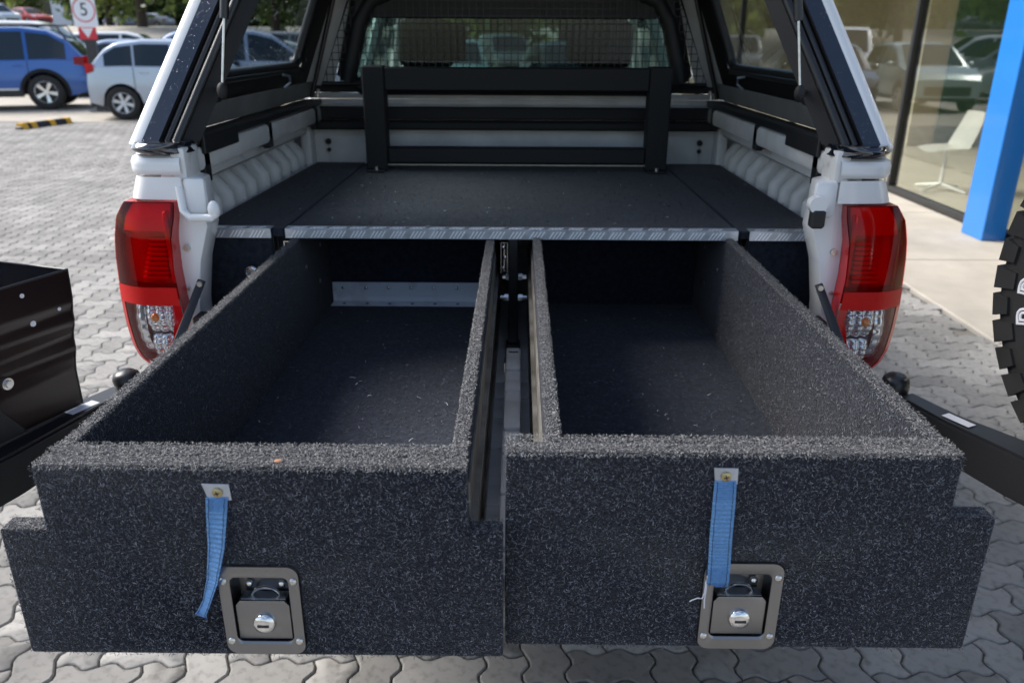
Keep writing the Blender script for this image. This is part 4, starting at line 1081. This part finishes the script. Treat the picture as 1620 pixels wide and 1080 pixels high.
for k in range(46):
    a0 = k * 2 * math.pi / 46; da = 2 * math.pi / 46
    inner = RT * (.875 if k % 2 else .90)
    b = B()
    for (aa, bb, h0, h1) in ((a0 + da * .06, a0 + da * .86, .065, .130), (a0 + da * .55, a0 + da * 1.35, -.130, -.065), (a0 + da * .2, a0 + da * .9, -.055, -.004), (a0 + da * .6, a0 + da * 1.3, .004, .055)):
        q = [tp(aa, RT * .972, h0), tp(bb, RT * .972, h0), tp(bb, RT * .972, h1), tp(aa, RT * .972, h1)]; q2 = [tp(aa, RT, h0), tp(bb, RT, h0), tp(bb, RT * (.99 if abs(h1) > .1 else 1), h1 * .97), tp(aa, RT * (.99 if abs(h1) > .1 else 1), h1 * .97)]
        v, f = b._add(q + q2, [(0, 1, 5, 4), (1, 2, 6, 5), (2, 3, 7, 6), (3, 0, 4, 7), (4, 5, 6, 7), (3, 2, 1, 0)])
    # shoulder bar down the side wall
    q = [tp(a0 + da * .06, RT * .988, .122), tp(a0 + da * .86, RT * .988, .122), tp(a0 + da * .78, inner, .128), tp(a0 + da * .14, inner, .128)]
    b.prism(q, WN * .010)
    b.out('tread_block', 'tyre_rubber', tyre)
# outlined letters moulded round the side wall
word = 'BRIDGESTONE'
for i, chx in enumerate(word):
    cu = bpy.data.curves.new('letter', 'FONT'); cu.body = chx; cu.size = .066; cu.align_x = 'CENTER'; cu.align_y = 'CENTER'
    cu.fill_mode = 'NONE'; cu.bevel_depth = .0026; cu.bevel_resolution = 1; cu.resolution_u = 3
    ob = bpy.data.objects.new('letter_source', cu); COL.objects.link(ob)
    dg = bpy.context.evaluated_depsgraph_get(); me = bpy.data.meshes.new_from_object(ob.evaluated_get(dg))
    bpy.data.objects.remove(ob)
    ang = R(174) - (i - 2) * .178                       # letters run clockwise round the side wall, tops outwards
    rad = e1 * math.cos(ang) + e2 * math.sin(ang); xa = e1 * math.sin(ang) - e2 * math.cos(ang)
    mt = Matrix((xa, rad, WN)).transposed().to_4x4()
    pos = rad * RT * .785 + WN * .1355
    me.transform(Matrix.Translation(pos) @ mt)
    me.materials.clear(); me.materials.append(MATS['label_white'])
    ob = bpy.data.objects.new('letter', me); COL.objects.link(ob); ob.parent = tyre
rb = B().lathe([(RT * .61, .122), (RT * .59, .10), (RT * .56, -.05), (RT * .2, -.06), (0, -.06)], WC, WN, 40); rb.out('rim', 'rim_silver', tyre)

# ================================================================== CARS
def ip(x, tab):
    return float(np.interp(x, [t[0] for t in tab], [t[1] for t in tab]))
def make_car(name, label, loc, heading, colour, spec, group=None, lod=1.):
    """x forward, origin on the ground under the middle; parts are children"""
    car = thing(name, label, 'car', loc, group, heading, local=True)
    Lh, W = spec['L'] / 2, spec['W']; top = spec['top']; roof_ = spec['roof']; wr = spec['wr']; wxs = spec['wx']; cl = spec.get('clear', .24)
    N = int(64 * lod); nz_ = 7
    xs = sorted(set([-Lh + 2 * Lh * i / N for i in range(N + 1)] + [wx + dx for wx in wxs for dx in (-wr * 1.17, -wr * 1.05, -wr * .8, 0, wr * .8, wr * 1.05, wr * 1.17)]))
    def hw(x, z=None):
        e = min(1, abs(x) / Lh); w_ = W / 2 * (1 - .13 * e ** 5 - .02 * e * e)
        if z is not None:
            t = (z - .35) / .65; w_ *= 1 - .035 * max(0, t - .45) ** 1.2 * 2 - .05 * max(0, .25 - t) * 2
        return w_
    b = B(); rows = []
    for x in xs:
        zl = cl + .10 * max(0, (abs(x) / Lh - .8) / .2)
        for wx in wxs:
            d = abs(x - wx)
            if d < wr * 1.18: zl = max(zl, wr + math.sqrt(max(0, (wr * 1.17) ** 2 - d * d)))
        zt = ip(x, top); row = []
        e = abs(x) / Lh
        for j in range(nz_ + 1):
            t = j / nz_; z = zl + (zt - zl) * t
            xx = x * (1 - .035 * max(0, e - .85) / .15 * abs((z - .55) / .5) ** 2)
            row.append((xx, hw(x, z), z))
        row += [(row[-1][0], row[-1][1] * .8, zt + .018), (row[-1][0], 0, zt + .035)]
        rows.append(row)
    vsr = []
    for row in rows:
        left = [b.bm.verts.new(p) for p in row]; right = [b.bm.verts.new((p[0], -p[1], p[2])) for p in row[:-1]]
        vsr.append(left + right[::-1])
    m_ = len(vsr[0])
    for i in range(len(vsr) - 1):
        for k in range(m_ - 1): b.bm.faces.new((vsr[i][k], vsr[i][k + 1], vsr[i + 1][k + 1], vsr[i + 1][k]))
    b.bm.faces.new(vsr[0][::-1]); b.bm.faces.new(vsr[-1])
    # greenhouse
    gx0, gx1 = roof_[0][0], roof_[-1][0]; zmax = max(z for _, z in roof_)
    def zb(x): return ip(x, top) - .01
    def gw(x, s):   # half width at side height fraction s (0 belt .. 1 full roof)
        z0 = zb(x); w0 = hw(x, z0) * .965; return w0 * (1 - .20 * s)
    def gpt(x, z):
        s = (z - zb(x)) / max(.05, zmax - zb(x)); return gw(x, s)
    M = int(34 * lod); rows = []
    for i in range(M + 1):
        x = gx0 + (gx1 - gx0) * i / M; z0 = zb(x); z1 = max(z0 + .005, ip(x, roof_)); row = []
        for j in range(6):
            z = z0 + (z1 - z0 - .03) * j / 5 if z1 - z0 > .08 else z0 + (z1 - z0) * j / 5 * .8
            row.append((x, gpt(x, z), z))
        row += [(x, gpt(x, z1) * .93, z1), (x, gpt(x, z1) * .6, z1 + .012), (x, 0, z1 + .02)]
        rows.append(row)
    vsr = []
    for row in rows:
        left = [b.bm.verts.new(p) for p in row]; right = [b.bm.verts.new((p[0], -p[1], p[2])) for p in row[:-1]]; vsr.append(left + right[::-1])
    for i in range(M):
        for k in range(len(vsr[0]) - 1): b.bm.faces.new((vsr[i][k], vsr[i][k + 1], vsr[i + 1][k + 1], vsr[i + 1][k]))
    b.bm.faces.new(vsr[0]); b.bm.faces.new(vsr[-1])
    b.out('body', colour, car, 38)
    # side glass in separate windows
    for s in (-1, 1):
        for (xa, xb) in spec['win']:
            w_ = B(); pr = None
            for i in range(13):
                x = xa + (xb - xa) * i / 12; z0 = zb(x) + .035; z1 = max(ip(x, roof_) - .085, z0 + .001)
                col_ = [w_.bm.verts.new((x, s * (gpt(x, z0 + (z1 - z0) * j / 4) + .007), z0 + (z1 - z0) * j / 4)) for j in range(5)]
                if pr:
                    for j in range(4): w_.bm.faces.new((pr[j], col_[j], col_[j + 1], pr[j + 1]))
                pr = col_
            w_.out('side_window', 'car_glass', car, 60)
    # windscreen and rear glass on the sloping ends
    for (xa, xb, nm) in (spec['screen'] + ('windscreen',), spec['rear'] + ('rear_glass',)):
        def f(u, v):
            x = xa + (xb - xa) * u; z = ip(x, roof_); return V(x, (v * 2 - 1) * gpt(x, z) * .84, z + .024 + .012 * (1 - (v * 2 - 1) ** 2))
        B().grid(f, 6, 8).out(nm, 'car_glass', car, 60)
    B().box(-Lh * .96, Lh * .96, -W * .33, W * .33, cl + .02, .62).out('underbody', 'car_trim', car)
    for wx in wxs:
        for s in (-1, 1): wheel(car, (wx, s * (W / 2 - .115), wr), (0, s, 0), wr, .22, spec.get('rim', 'rim_alloy'), spec.get('spokes', 5))
    for s in (-1, 1):
        ztl = ip(-Lh, top); zl0 = spec.get('tail', (.82, 1.02))
        def tl(u, v, s=s):
            x = -Lh + .005 + u * spec.get('tl_len', .30); z = zl0[0] + (zl0[1] - zl0[0]) * (v * (1 - .35 * u) + .25 * u); return V(x, s * (hw(x, z) + .006), z)
        B().grid(tl, 6, 3).solid(.012).out('tail_lamp', 'lamp_bezel', car)
        def hl(u, v, s=s):
            x = Lh - .005 - u * .42; z = .66 + .13 * v * (1 - .3 * u) + .08 * u; return V(x, s * (hw(x, z) + .006), z)
        B().grid(hl, 6, 3).solid(.012).out('head_lamp', 'lamp_white', car)
        hx = spec['win'][-1][1] - .12
        B().sph((hx, s * (W / 2 + .07), zb(hx) + .07), (.07, .09, .065), 10, 8).out('mirror', colour, car)
        for (xa, xb) in spec['win'][-2:]:
            x = xa + .16; z = zb(x) - .09; y_ = hw(x, z)
            B().box(x - .09, x + .09, s * y_, s * (y_ + .022), z - .014, z + .014, .005).out('door_handle', spec.get('handle', colour), car)
        if spec.get('clad'):
            for wx in wxs:
                c = B(); pr = None
                for i in range(19):
                    a = R(-8 + 196 * i / 18); row = []
                    for rr_ in (wr * 1.15, wr * 1.36):
                        x = wx + rr_ * math.cos(a); z = wr + rr_ * math.sin(a); row.append(c.bm.verts.new((x, s * (hw(x, z) + .012), max(z, .2))))
                    if pr: c.bm.faces.new((pr[0], pr[1], row[1], row[0]))
                    pr = row
                c.solid(.02).out('arch_cladding', 'car_trim', car)
            B().box(wxs[0] + wr * 1.2, wxs[1] - wr * 1.2, s * (W / 2 - .05), s * (W / 2 + .008), cl - .01, cl + .13, .01).out('sill', 'car_trim', car)
            B().box(wxs[0] + wr * 1.4, wxs[1] - wr * 1.4, s * (W / 2 - .01), s * (W / 2 + .016), cl + .13, cl + .17, .006).out('sill_strip', 'rim_silver', car)
            rr_ = [(gx0 + .35, s * W * .33, ip(gx0 + .35, roof_) + .01), (gx0 + .5, s * W * .33, zmax + .05), (gx1 - 1.1, s * W * .33, zmax + .055), (gx1 - .9, s * W * .33, zmax)]
            B().tube(rr_, .022, 6).out('roof_rail', 'car_trim', car)
    for s in (-1, 1):
        for (xa, xb) in spec['win'][1:]:
            x = xa - .035; pr = None; sm_ = B()
            for j in range(9):
                z = .42 + (zb(x) + .01 - .42) * j / 8; row = [sm_.bm.verts.new((x + dx, s * (hw(x, z) + .003), z)) for dx in (-.007, .007)]
                if pr: sm_.bm.faces.new((pr[0], pr[1], row[1], row[0]))
                pr = row
            sm_.out('door_gap', 'car_trim', car)
        B().grid(lambda u, v, s=s: V(wxs[0] + wr * 1.25 + u * (wxs[1] - wxs[0] - wr * 2.5), s * (hw(0, cl + .02 + v * .09) + .006), cl + .01 + v * .09), 8, 2).out('lower_trim', 'car_trim', car)
    B().box(-Lh - .012, -Lh + .03, -W * .40, W * .40, cl + .02, cl + .20, .01).out('rear_bumper', 'car_trim', car)
    B().box(-Lh - .016, -Lh + .02, -.19, .19, .72, .83).out('number_plate', 'plate', car)
    B().box(Lh - .03, Lh + .012, -W * .30, W * .30, .36, .56, .01).out('grille', 'car_trim', car)
    return car
SUV = dict(L=4.62, W=1.82, wr=.37, wx=(-1.36, 1.31), clear=.29, clad=True, tail=(.90, 1.13), spokes=5,
           top=[(-2.31, .95), (-2.2, 1.02), (-1.6, 1.05), (.7, 1.0), (1.5, .98), (2.1, .86), (2.31, .70)],
           roof=[(-2.24, 1.05), (-1.92, 1.44), (-1.55, 1.66), (-1.0, 1.72), (.1, 1.71), (.45, 1.62), (1.2, 1.0)],
           win=[(-1.86, -1.12), (-1.05, -.18), (-.10, .92)], screen=(.42, 1.14), rear=(-2.18, -1.86))
HATCH = dict(tl_len=.16, L=3.72, W=1.69, wr=.315, wx=(-1.24, 1.21), clear=.22, tail=(.86, 1.06), rim='rim_silver', spokes=6,
             top=[(-1.92, .86), (-1.86, .96), (-1.2, .985), (.6, .95), (1.15, .94), (1.7, .80), (1.92, .64)],
             roof=[(-1.80, .97), (-1.50, 1.30), (-1.28, 1.43), (-.8, 1.49), (-.1, 1.48), (.25, 1.41), (1.0, .95)],
             win=[(-1.50, -.98), (-.94, -.28), (-.22, .74)], screen=(.22, .96), rear=(-1.76, -1.46))
SEDAN = dict(L=4.6, W=1.80, wr=.33, wx=(-1.35, 1.33), clear=.2, tail=(.78, .94), spokes=5,
             top=[(-2.3, .80), (-2.2, .98), (-1.6, 1.0), (.7, .93), (1.4, .90), (2.1, .76), (2.3, .60)],
             roof=[(-1.75, 1.0), (-1.0, 1.38), (-.5, 1.46), (.1, 1.45), (.45, 1.37), (1.2, .93)],
             win=[(-1.18, -.78), (-.72, -.12), (-.06, .90)], screen=(.42, 1.14), rear=(-1.68, -1.05))
WAGON = dict(L=4.5, W=1.84, wr=.36, wx=(-1.34, 1.32), clear=.26, tail=(.88, 1.1), spokes=6,
             top=[(-2.25, .92), (-2.15, 1.03), (-1.5, 1.06), (.7, 1.02), (1.4, 1.0), (2.05, .88), (2.25, .7)],
             roof=[(-2.14, 1.05), (-1.95, 1.48), (-1.7, 1.63), (-1.0, 1.68), (0, 1.68), (.4, 1.58), (1.15, 1.02)],
             win=[(-1.85, -1.15), (-1.08, -.22), (-.14, .90)], screen=(.38, 1.1), rear=(-2.10, -1.90))
VAN = dict(L=4.9, W=1.92, wr=.35, wx=(-1.45, 1.62), clear=.24, tail=(.95, 1.3), spokes=6, rim='rim_silver',
           top=[(-2.45, 1.0), (-2.4, 1.12), (1.0, 1.10), (1.6, 1.05), (2.2, .92), (2.45, .7)],
           roof=[(-2.40, 1.14), (-2.32, 1.75), (-2.1, 1.92), (-1.0, 1.96), (.4, 1.94), (.8, 1.82), (1.65, 1.06)],
           win=[(-2.1, -1.1), (-1.0, .05), (.15, 1.25)], screen=(.80, 1.58), rear=(-2.38, -2.28))
blue = paint('blue_metallic', (.014, .10, .37), .4); silver = paint('silver_metallic', (.46, .52, .60), .45); whitec = paint('car_white', (.78, .78, .77), 0)
lblue = paint('pale_blue_metallic', (.34, .40, .52), .4); red = paint('car_red', (.45, .03, .03), 0); grey = paint('car_grey', (.22, .23, .24), .4)
dblue = paint('car_dark_blue', (.03, .05, .20), .2); teal = paint('car_pale_green', (.42, .52, .50), .3); black = paint('car_black', (.015, .016, .02), .1)
HS = R(18)
def place(rear_wheel_xy, spec, h, side=1):
    """origin so that the near rear wheel stands on the given point; side=+1: camera sees the right (-y) flank"""
    wx = spec['wx'][0]; wy = -side * (spec['W'] / 2 - .02)
    c, s_ = math.cos(h), math.sin(h); return (rear_wheel_xy[0] - (wx * c - wy * s_), rear_wheel_xy[1] - (wx * s_ + wy * c), 0)
make_car('parked_car', 'bright blue metallic estate with black roof rails parked left of the sign post', place((-10.55, 18.35), SUV, math.pi + HS, -1), math.pi + HS, blue, SUV)
make_car('parked_car', 'silver hatchback with six spoke wheels parked right of the sign post', place((-7.80, 16.15), HATCH, R(14), 1), R(14), silver, HATCH)
make_car('parked_car', 'pale blue hatchback half hidden behind the sign post', (-11.3, 23.4, 0), R(195), lblue, SEDAN)
make_car('parked_car', 'white people mover showing its roof above the blue estate', (-14.9, 25.5, 0), R(12), whitec, VAN)
make_car('parked_car', 'white wagon behind the silver hatchback roof', (-13.2, 28.6, 0), R(14), whitec, WAGON)
make_car('parked_car', 'pale wagon seen through the tinted canopy window, nearest there', (-6.0, 19.2, 0), R(14), lblue, WAGON, 'cars seen through the left canopy window')
make_car('parked_car', 'pale green wagon seen through the canopy window, second in the row', (-6.2, 22.0, 0), R(14), teal, SEDAN, 'cars seen through the left canopy window')
make_car('parked_car', 'grey wagon seen through the canopy window, third in the row', (-6.6, 24.9, 0), R(14), grey, WAGON, 'cars seen through the left canopy window')
make_car('parked_car', 'white wagon seen through the canopy window, last in the row', (-7.0, 27.8, 0), R(14), whitec, WAGON, 'cars seen through the left canopy window')
make_car('parked_car', 'black car standing ahead of the pickup, seen through its cab', (1.1, 19.5, 0), R(-80), black, SEDAN, 'cars standing ahead of the pickup', .7)
make_car('parked_car', 'pale green hatchback ahead of the pickup, seen through its cab', (-1.6, 20.5, 0), R(-86), teal, HATCH, 'cars standing ahead of the pickup', .7)
make_car('parked_car', 'white people mover mirrored in the showroom glass', (-3.6, 30.5, 0), R(-70), whitec, VAN, 'cars mirrored in the showroom glass', .7)
make_car('parked_car', 'grey wagon mirrored in the showroom glass beside the people mover', (-.6, 33.5, 0), R(-75), grey, WAGON, 'cars mirrored in the showroom glass', .7)
for i, (x, y_, c, sp, lb) in enumerate(((-46.5, 71.0, whitec, SEDAN, 'white sedan on the far grass verge, leftmost of the display row'), (-44.6, 72.5, silver, WAGON, 'silver wagon on the far grass verge, middle of the display row'), (-42.8, 74.0, red, SEDAN, 'red sedan on the far grass verge, right end of the display row'))):
    make_car('parked_car', lb, (x, y_, 2.35), R(-30), c, sp, 'cars displayed on the far grass verge', .7)
make_car('parked_car', 'dark blue hatchback with red lamps far off under the trees', (-40.2, 85.0, 2.27), R(140), dblue, HATCH, None, .7)
make_car('parked_car', 'grey sedan far off beyond the dark blue hatchback', (-38.0, 87.5, 2.27), R(165), grey, SEDAN, None, .7)
for i, (x, y_, c, sp, lb) in enumerate(((-26.5, 33.5, grey, WAGON, 'grey wagon in the back row, left of the white people mover'), (-21.6, 34.6, silver, HATCH, 'silver hatchback in the back row, above the blue estate roof'), (-17.0, 35.6, whitec, SEDAN, 'white sedan in the back row, behind the speed sign'), (-12.6, 36.6, silver, WAGON, 'silver wagon in the back row, above the silver hatchback'), (-30.5, 36.0, whitec, VAN, 'white van in the back row at the left picture edge'))):
    make_car('parked_car', lb, (x, y_, 0), R(16), c, sp, 'cars in the back row of the car park', .7)
make_car('parked_car', 'white wagon roof poking into the left picture edge behind the blue estate', (-19.3, 27.5, 0), R(10), whitec, WAGON, None, .7)

# ------------------------------------------------------------------ sign, wheel stop
SX, SY = -9.18, 18.0
sg = thing('speed_sign', 'white 5 speed limit sign with red plate on a dark grey post', 'road sign', (SX, SY, 0))
B().box(SX - .11, SX + .11, SY - .05, SY + .05, 0, 1.70, .01).out('post', 'post_grey', sg)
B().box(SX - .22, SX + .22, SY - .16, SY + .16, 0, .02, .005).out('base_plate', 'post_grey', sg)
B().box(SX - .255, SX + .255, SY - .062, SY - .054, 1.725, 2.57, .002).out('sign_plate', 'sign_white', sg)
B().lathe([(.240, 0), (.240, -.003), (.216, -.003), (.216, 0)], (SX, SY - .062, 2.056), (0, 1, 0), 48, closed=True).out('red_ring', 'sign_red', sg)
cu = bpy.data.curves.new('digit', 'FONT'); cu.body = '5'; cu.size = .36; cu.align_x = 'CENTER'; cu.align_y = 'CENTER'; cu.extrude = .0015
ob = bpy.data.objects.new('digit_source', cu); COL.objects.link(ob)
me = bpy.data.meshes.new_from_object(ob.evaluated_get(bpy.context.evaluated_depsgraph_get())); bpy.data.objects.remove(ob)
me.transform(Matrix.Translation((0, -.065, 2.056)) @ Matrix.Rotation(R(90), 4, 'X')); me.materials.clear(); me.materials.append(MATS['sign_ink'])
ob = bpy.data.objects.new('digit', me); COL.objects.link(ob); ob.parent = sg
B().box(SX - .19, SX + .19, SY - .064, SY - .054, 1.476, 1.72, .002).out('red_plate', 'sign_red', sg)
B().prism([(SX - .13, SY - .064, 1.70), (SX + .13, SY - .064, 1.70), (SX, SY - .064, 1.51)], (0, -.003, 0)).out('give_way_mark', 'sign_white', sg)
gsn = thing('shop_sign', 'small green and white board on a pole at the far top left', 'sign', (-54.3, 85, 2.27))
B().cyl((-54.3, 85, 2.27), (-54.3, 85, 4.6), .08, 8).out('pole', 'post_grey', gsn)
B().box(-55.7, -52.9, 84.95, 85.05, 4.6, 6.4, .02).out('board', 'sign_white', gsn)
B().box(-55.3, -53.4, 84.93, 84.948, 5.3, 6.2).out('green_panel', 'sign_green', gsn)
ws = thing('wheel_stop', 'black rubber wheel stop with yellow blocks on the paving', 'wheel stop', (-8.72, 14.95, 0))
wd_ = V(.36, 1.6, 0).normalized(); wn = V(wd_.y, -wd_.x, 0); o0 = V(-8.84, 14.30, 0); LS = 1.22
def wsec(t0, t1, up_, nm, mat):
    b = B(); h = .10 + up_; w0, w1 = .085 + up_, .045 + up_
    def q(t, e): c = o0 + wd_ * (t * LS); return [c - wn * w0, c + wn * w0, c + wn * w1 + V(0, 0, h * e), c - wn * w1 + V(0, 0, h * e)]
    a, c = q(t0, .35 if t0 == 0 and up_ == 0 else 1), q(t1, .35 if t1 == 1 and up_ == 0 else 1)
    b._add(a + c, [(0, 1, 2, 3), (7, 6, 5, 4), (0, 4, 5, 1), (1, 5, 6, 2), (2, 6, 7, 3), (3, 7, 4, 0)])
    b.out(nm, mat, ws)
wsec(0, .06, 0, 'rubber_end', 'rubber'); wsec(.06, .94, 0, 'rubber_bar', 'rubber'); wsec(.94, 1, 0, 'rubber_end', 'rubber')
for t in (.02, .19, .55, .88): wsec(t, t + .10, .006, 'yellow_block', 'stop_yellow')

# ------------------------------------------------------------------ trees
def tree(label, x, y_, z0, h, cr_, trunk, mat, n=2600, seed=1, leaf=.22, low=.30):
    rs = np.random.default_rng(seed)
    t = thing('tree', label, 'tree', (x, y_, z0))
    b = B(); base = V(x, y_, z0)
    b.tube([base, base + V(.1, 0, h * .25), base + V(-.05, .1, h * .5), base + V(.1, 0, h * .8)], [trunk, trunk * .75, trunk * .5, trunk * .2], 8)
    for k in range(7):
        a = k * 2.4; zz = h * (.28 + .07 * k); r_ = cr_ * (.8 - .05 * k)
        b.tube([base + V(0, 0, zz), base + V(math.cos(a) * r_ * .5, math.sin(a) * r_ * .5, zz + h * .10), base + V(math.cos(a) * r_, math.sin(a) * r_, zz + h * .16)], [trunk * .4, trunk * .25, trunk * .06], 6)
    b.out('trunk', 'bark', t, 60)
    nc = 26
    cc = rs.normal(size=(nc, 3)); cc /= np.linalg.norm(cc, axis=1)[:, None]; cc *= (rs.random((nc, 1)) ** .5)
    cc = cc * np.array([cr_, cr_, h * (1 - low) * .5]) + np.array([x, y_, z0 + h * (low + (1 - low) * .5)])
    cl = cc[rs.integers(0, nc, n)] + rs.normal(size=(n, 3)) * cr_ * .20
    u = rs.normal(size=(n, 3)); u /= np.linalg.norm(u, axis=1)[:, None]; v = np.cross(u, rs.normal(size=(n, 3))); v /= np.linalg.norm(v, axis=1)[:, None]
    L_ = leaf * (.5 + rs.random((n, 1)))
    q = np.stack([cl - u * L_, cl + v * L_ * .45, cl + u * L_, cl - v * L_ * .45], 1).reshape(-1, 3)
    raw('crown', q, np.arange(n * 4), 4, mat, t, 'stuff', off=(x, y_, z0))
tree('broad light green tree above the silver car and the far hatchback', -38.7, 80, 2.25, 12, 5.6, .35, 'leaf_light', 5200, 1, .34, .13)
tree('rounded green tree left of the speed sign', -52.2, 90, 2.25, 7.5, 2.7, .22, 'leaf_light', 3600, 2, .30, .10)
tree('olive tree beside the green sign at the far left', -59, 96, 2.25, 9, 3.2, .25, 'leaf_olive', 3600, 3, .32, .14)
tree('dark tree with bare trunk right behind the speed sign', -51.0, 99, 2.25, 11, 3.0, .28, 'leaf_dark', 4200, 4, .34, .10)
tree('dark trunked tree nearest the canopy edge, behind the white wagon', -27.6, 62, 2.0, 10, 4.2, .42, 'leaf_light', 4600, 5, .32, .22)
tree('tree seen through the left canopy window', -15.0, 52, 1.2, 9, 5.2, .30, 'leaf_dark', 5000, 6, .36, .10)
tree('tree ahead of the pickup, right of the one in the window', 2.5, 50, 1.2, 9, 5.0, .30, 'leaf_light', 4600, 7, .36, .10)
tree('light tree mirrored in the showroom glass', -1.5, 44, .4, 5.5, 3.0, .22, 'leaf_light', 3000, 8, .30, .15)
tree('small dark tree far left behind the white wagon', -70, 95, 2.25, 10, 5.5, .28, 'leaf_dark', 3600, 9, .40, .10)
hedge_rs = np.random.default_rng(11); n = 9000
hp = np.stack([hedge_rs.uniform(-58, 20, n), hedge_rs.uniform(108, 114, n), 2.2 + 5.0 * hedge_rs.random(n) ** .8], -1)
u = hedge_rs.normal(size=(n, 3)); u /= np.linalg.norm(u, axis=1)[:, None]; v = np.cross(u, hedge_rs.normal(size=(n, 3))); v /= np.linalg.norm(v, axis=1)[:, None]
q = np.stack([hp - u * .7, hp + v * .4, hp + u * .7, hp - v * .4], 1).reshape(-1, 3)
o = raw('shrubbery', q, np.arange(n * 4), 4, 'leaf_dark', None, 'stuff'); o['label'] = 'dark scrub along the back of the car park'; o['category'] = 'shrubs'
# pale building far behind the trees on the left
fb = thing('far_building', 'pale low building glimpsed between the far trees', 'building', (-78, 128, 2.2))
B().box(-96, -62, 124, 134, 2.2, 9.5, .05).out('wall', 'sign_white', fb); B().box(-96.5, -61.5, 123.5, 134.5, 9.5, 10.1, .05).out('roof', 'soffit', fb)
for k in range(8): B().box(-95 + k * 4.1, -92.8 + k * 4.1, 123.94, 123.99, 4.0, 7.0).out('window', 'car_glass', fb)

# ------------------------------------------------------------------ rain drops
def drops(name, pts, mat, parent, r=(.0008, .0022)):
    b = B()
    for p in pts:
        rr_ = random.uniform(*r); mm = Matrix.Translation(p) @ Matrix.Diagonal((rr_, rr_, rr_, 1))
        bmesh.ops.create_icosphere(b.bm, subdivisions=1, radius=1, matrix=mm)
    b.out(name, mat, parent, 80, kind='stuff')
pa, pb = frame_path(.030, -.001), frame_path(.062, -.0005); pts = []
for _ in range(240):
    i = random.randrange(0, 16); s = random.random(); t = random.random()
    side = random.random() < .75; n_ = len(pa)
    j = i if side else n_ - 2 - i
    if j + 1 >= n_: continue
    p = pa[j].lerp(pa[j + 1], s).lerp(pb[j].lerp(pb[j + 1], s), t); pts.append(p)
drops('rain_drops', pts, 'water_drop', can, (.0010, .0027))
pts = []
for _ in range(260):
    for s in (-1,):
        y_ = random.uniform(2.12, 2.84); z = random.uniform(1.47, 1.75) ** 1.0; pts.append(side_pt(s, y_, z, .0145))
drops('rain_drops', pts, 'water_drop', can, (.001, .0028))
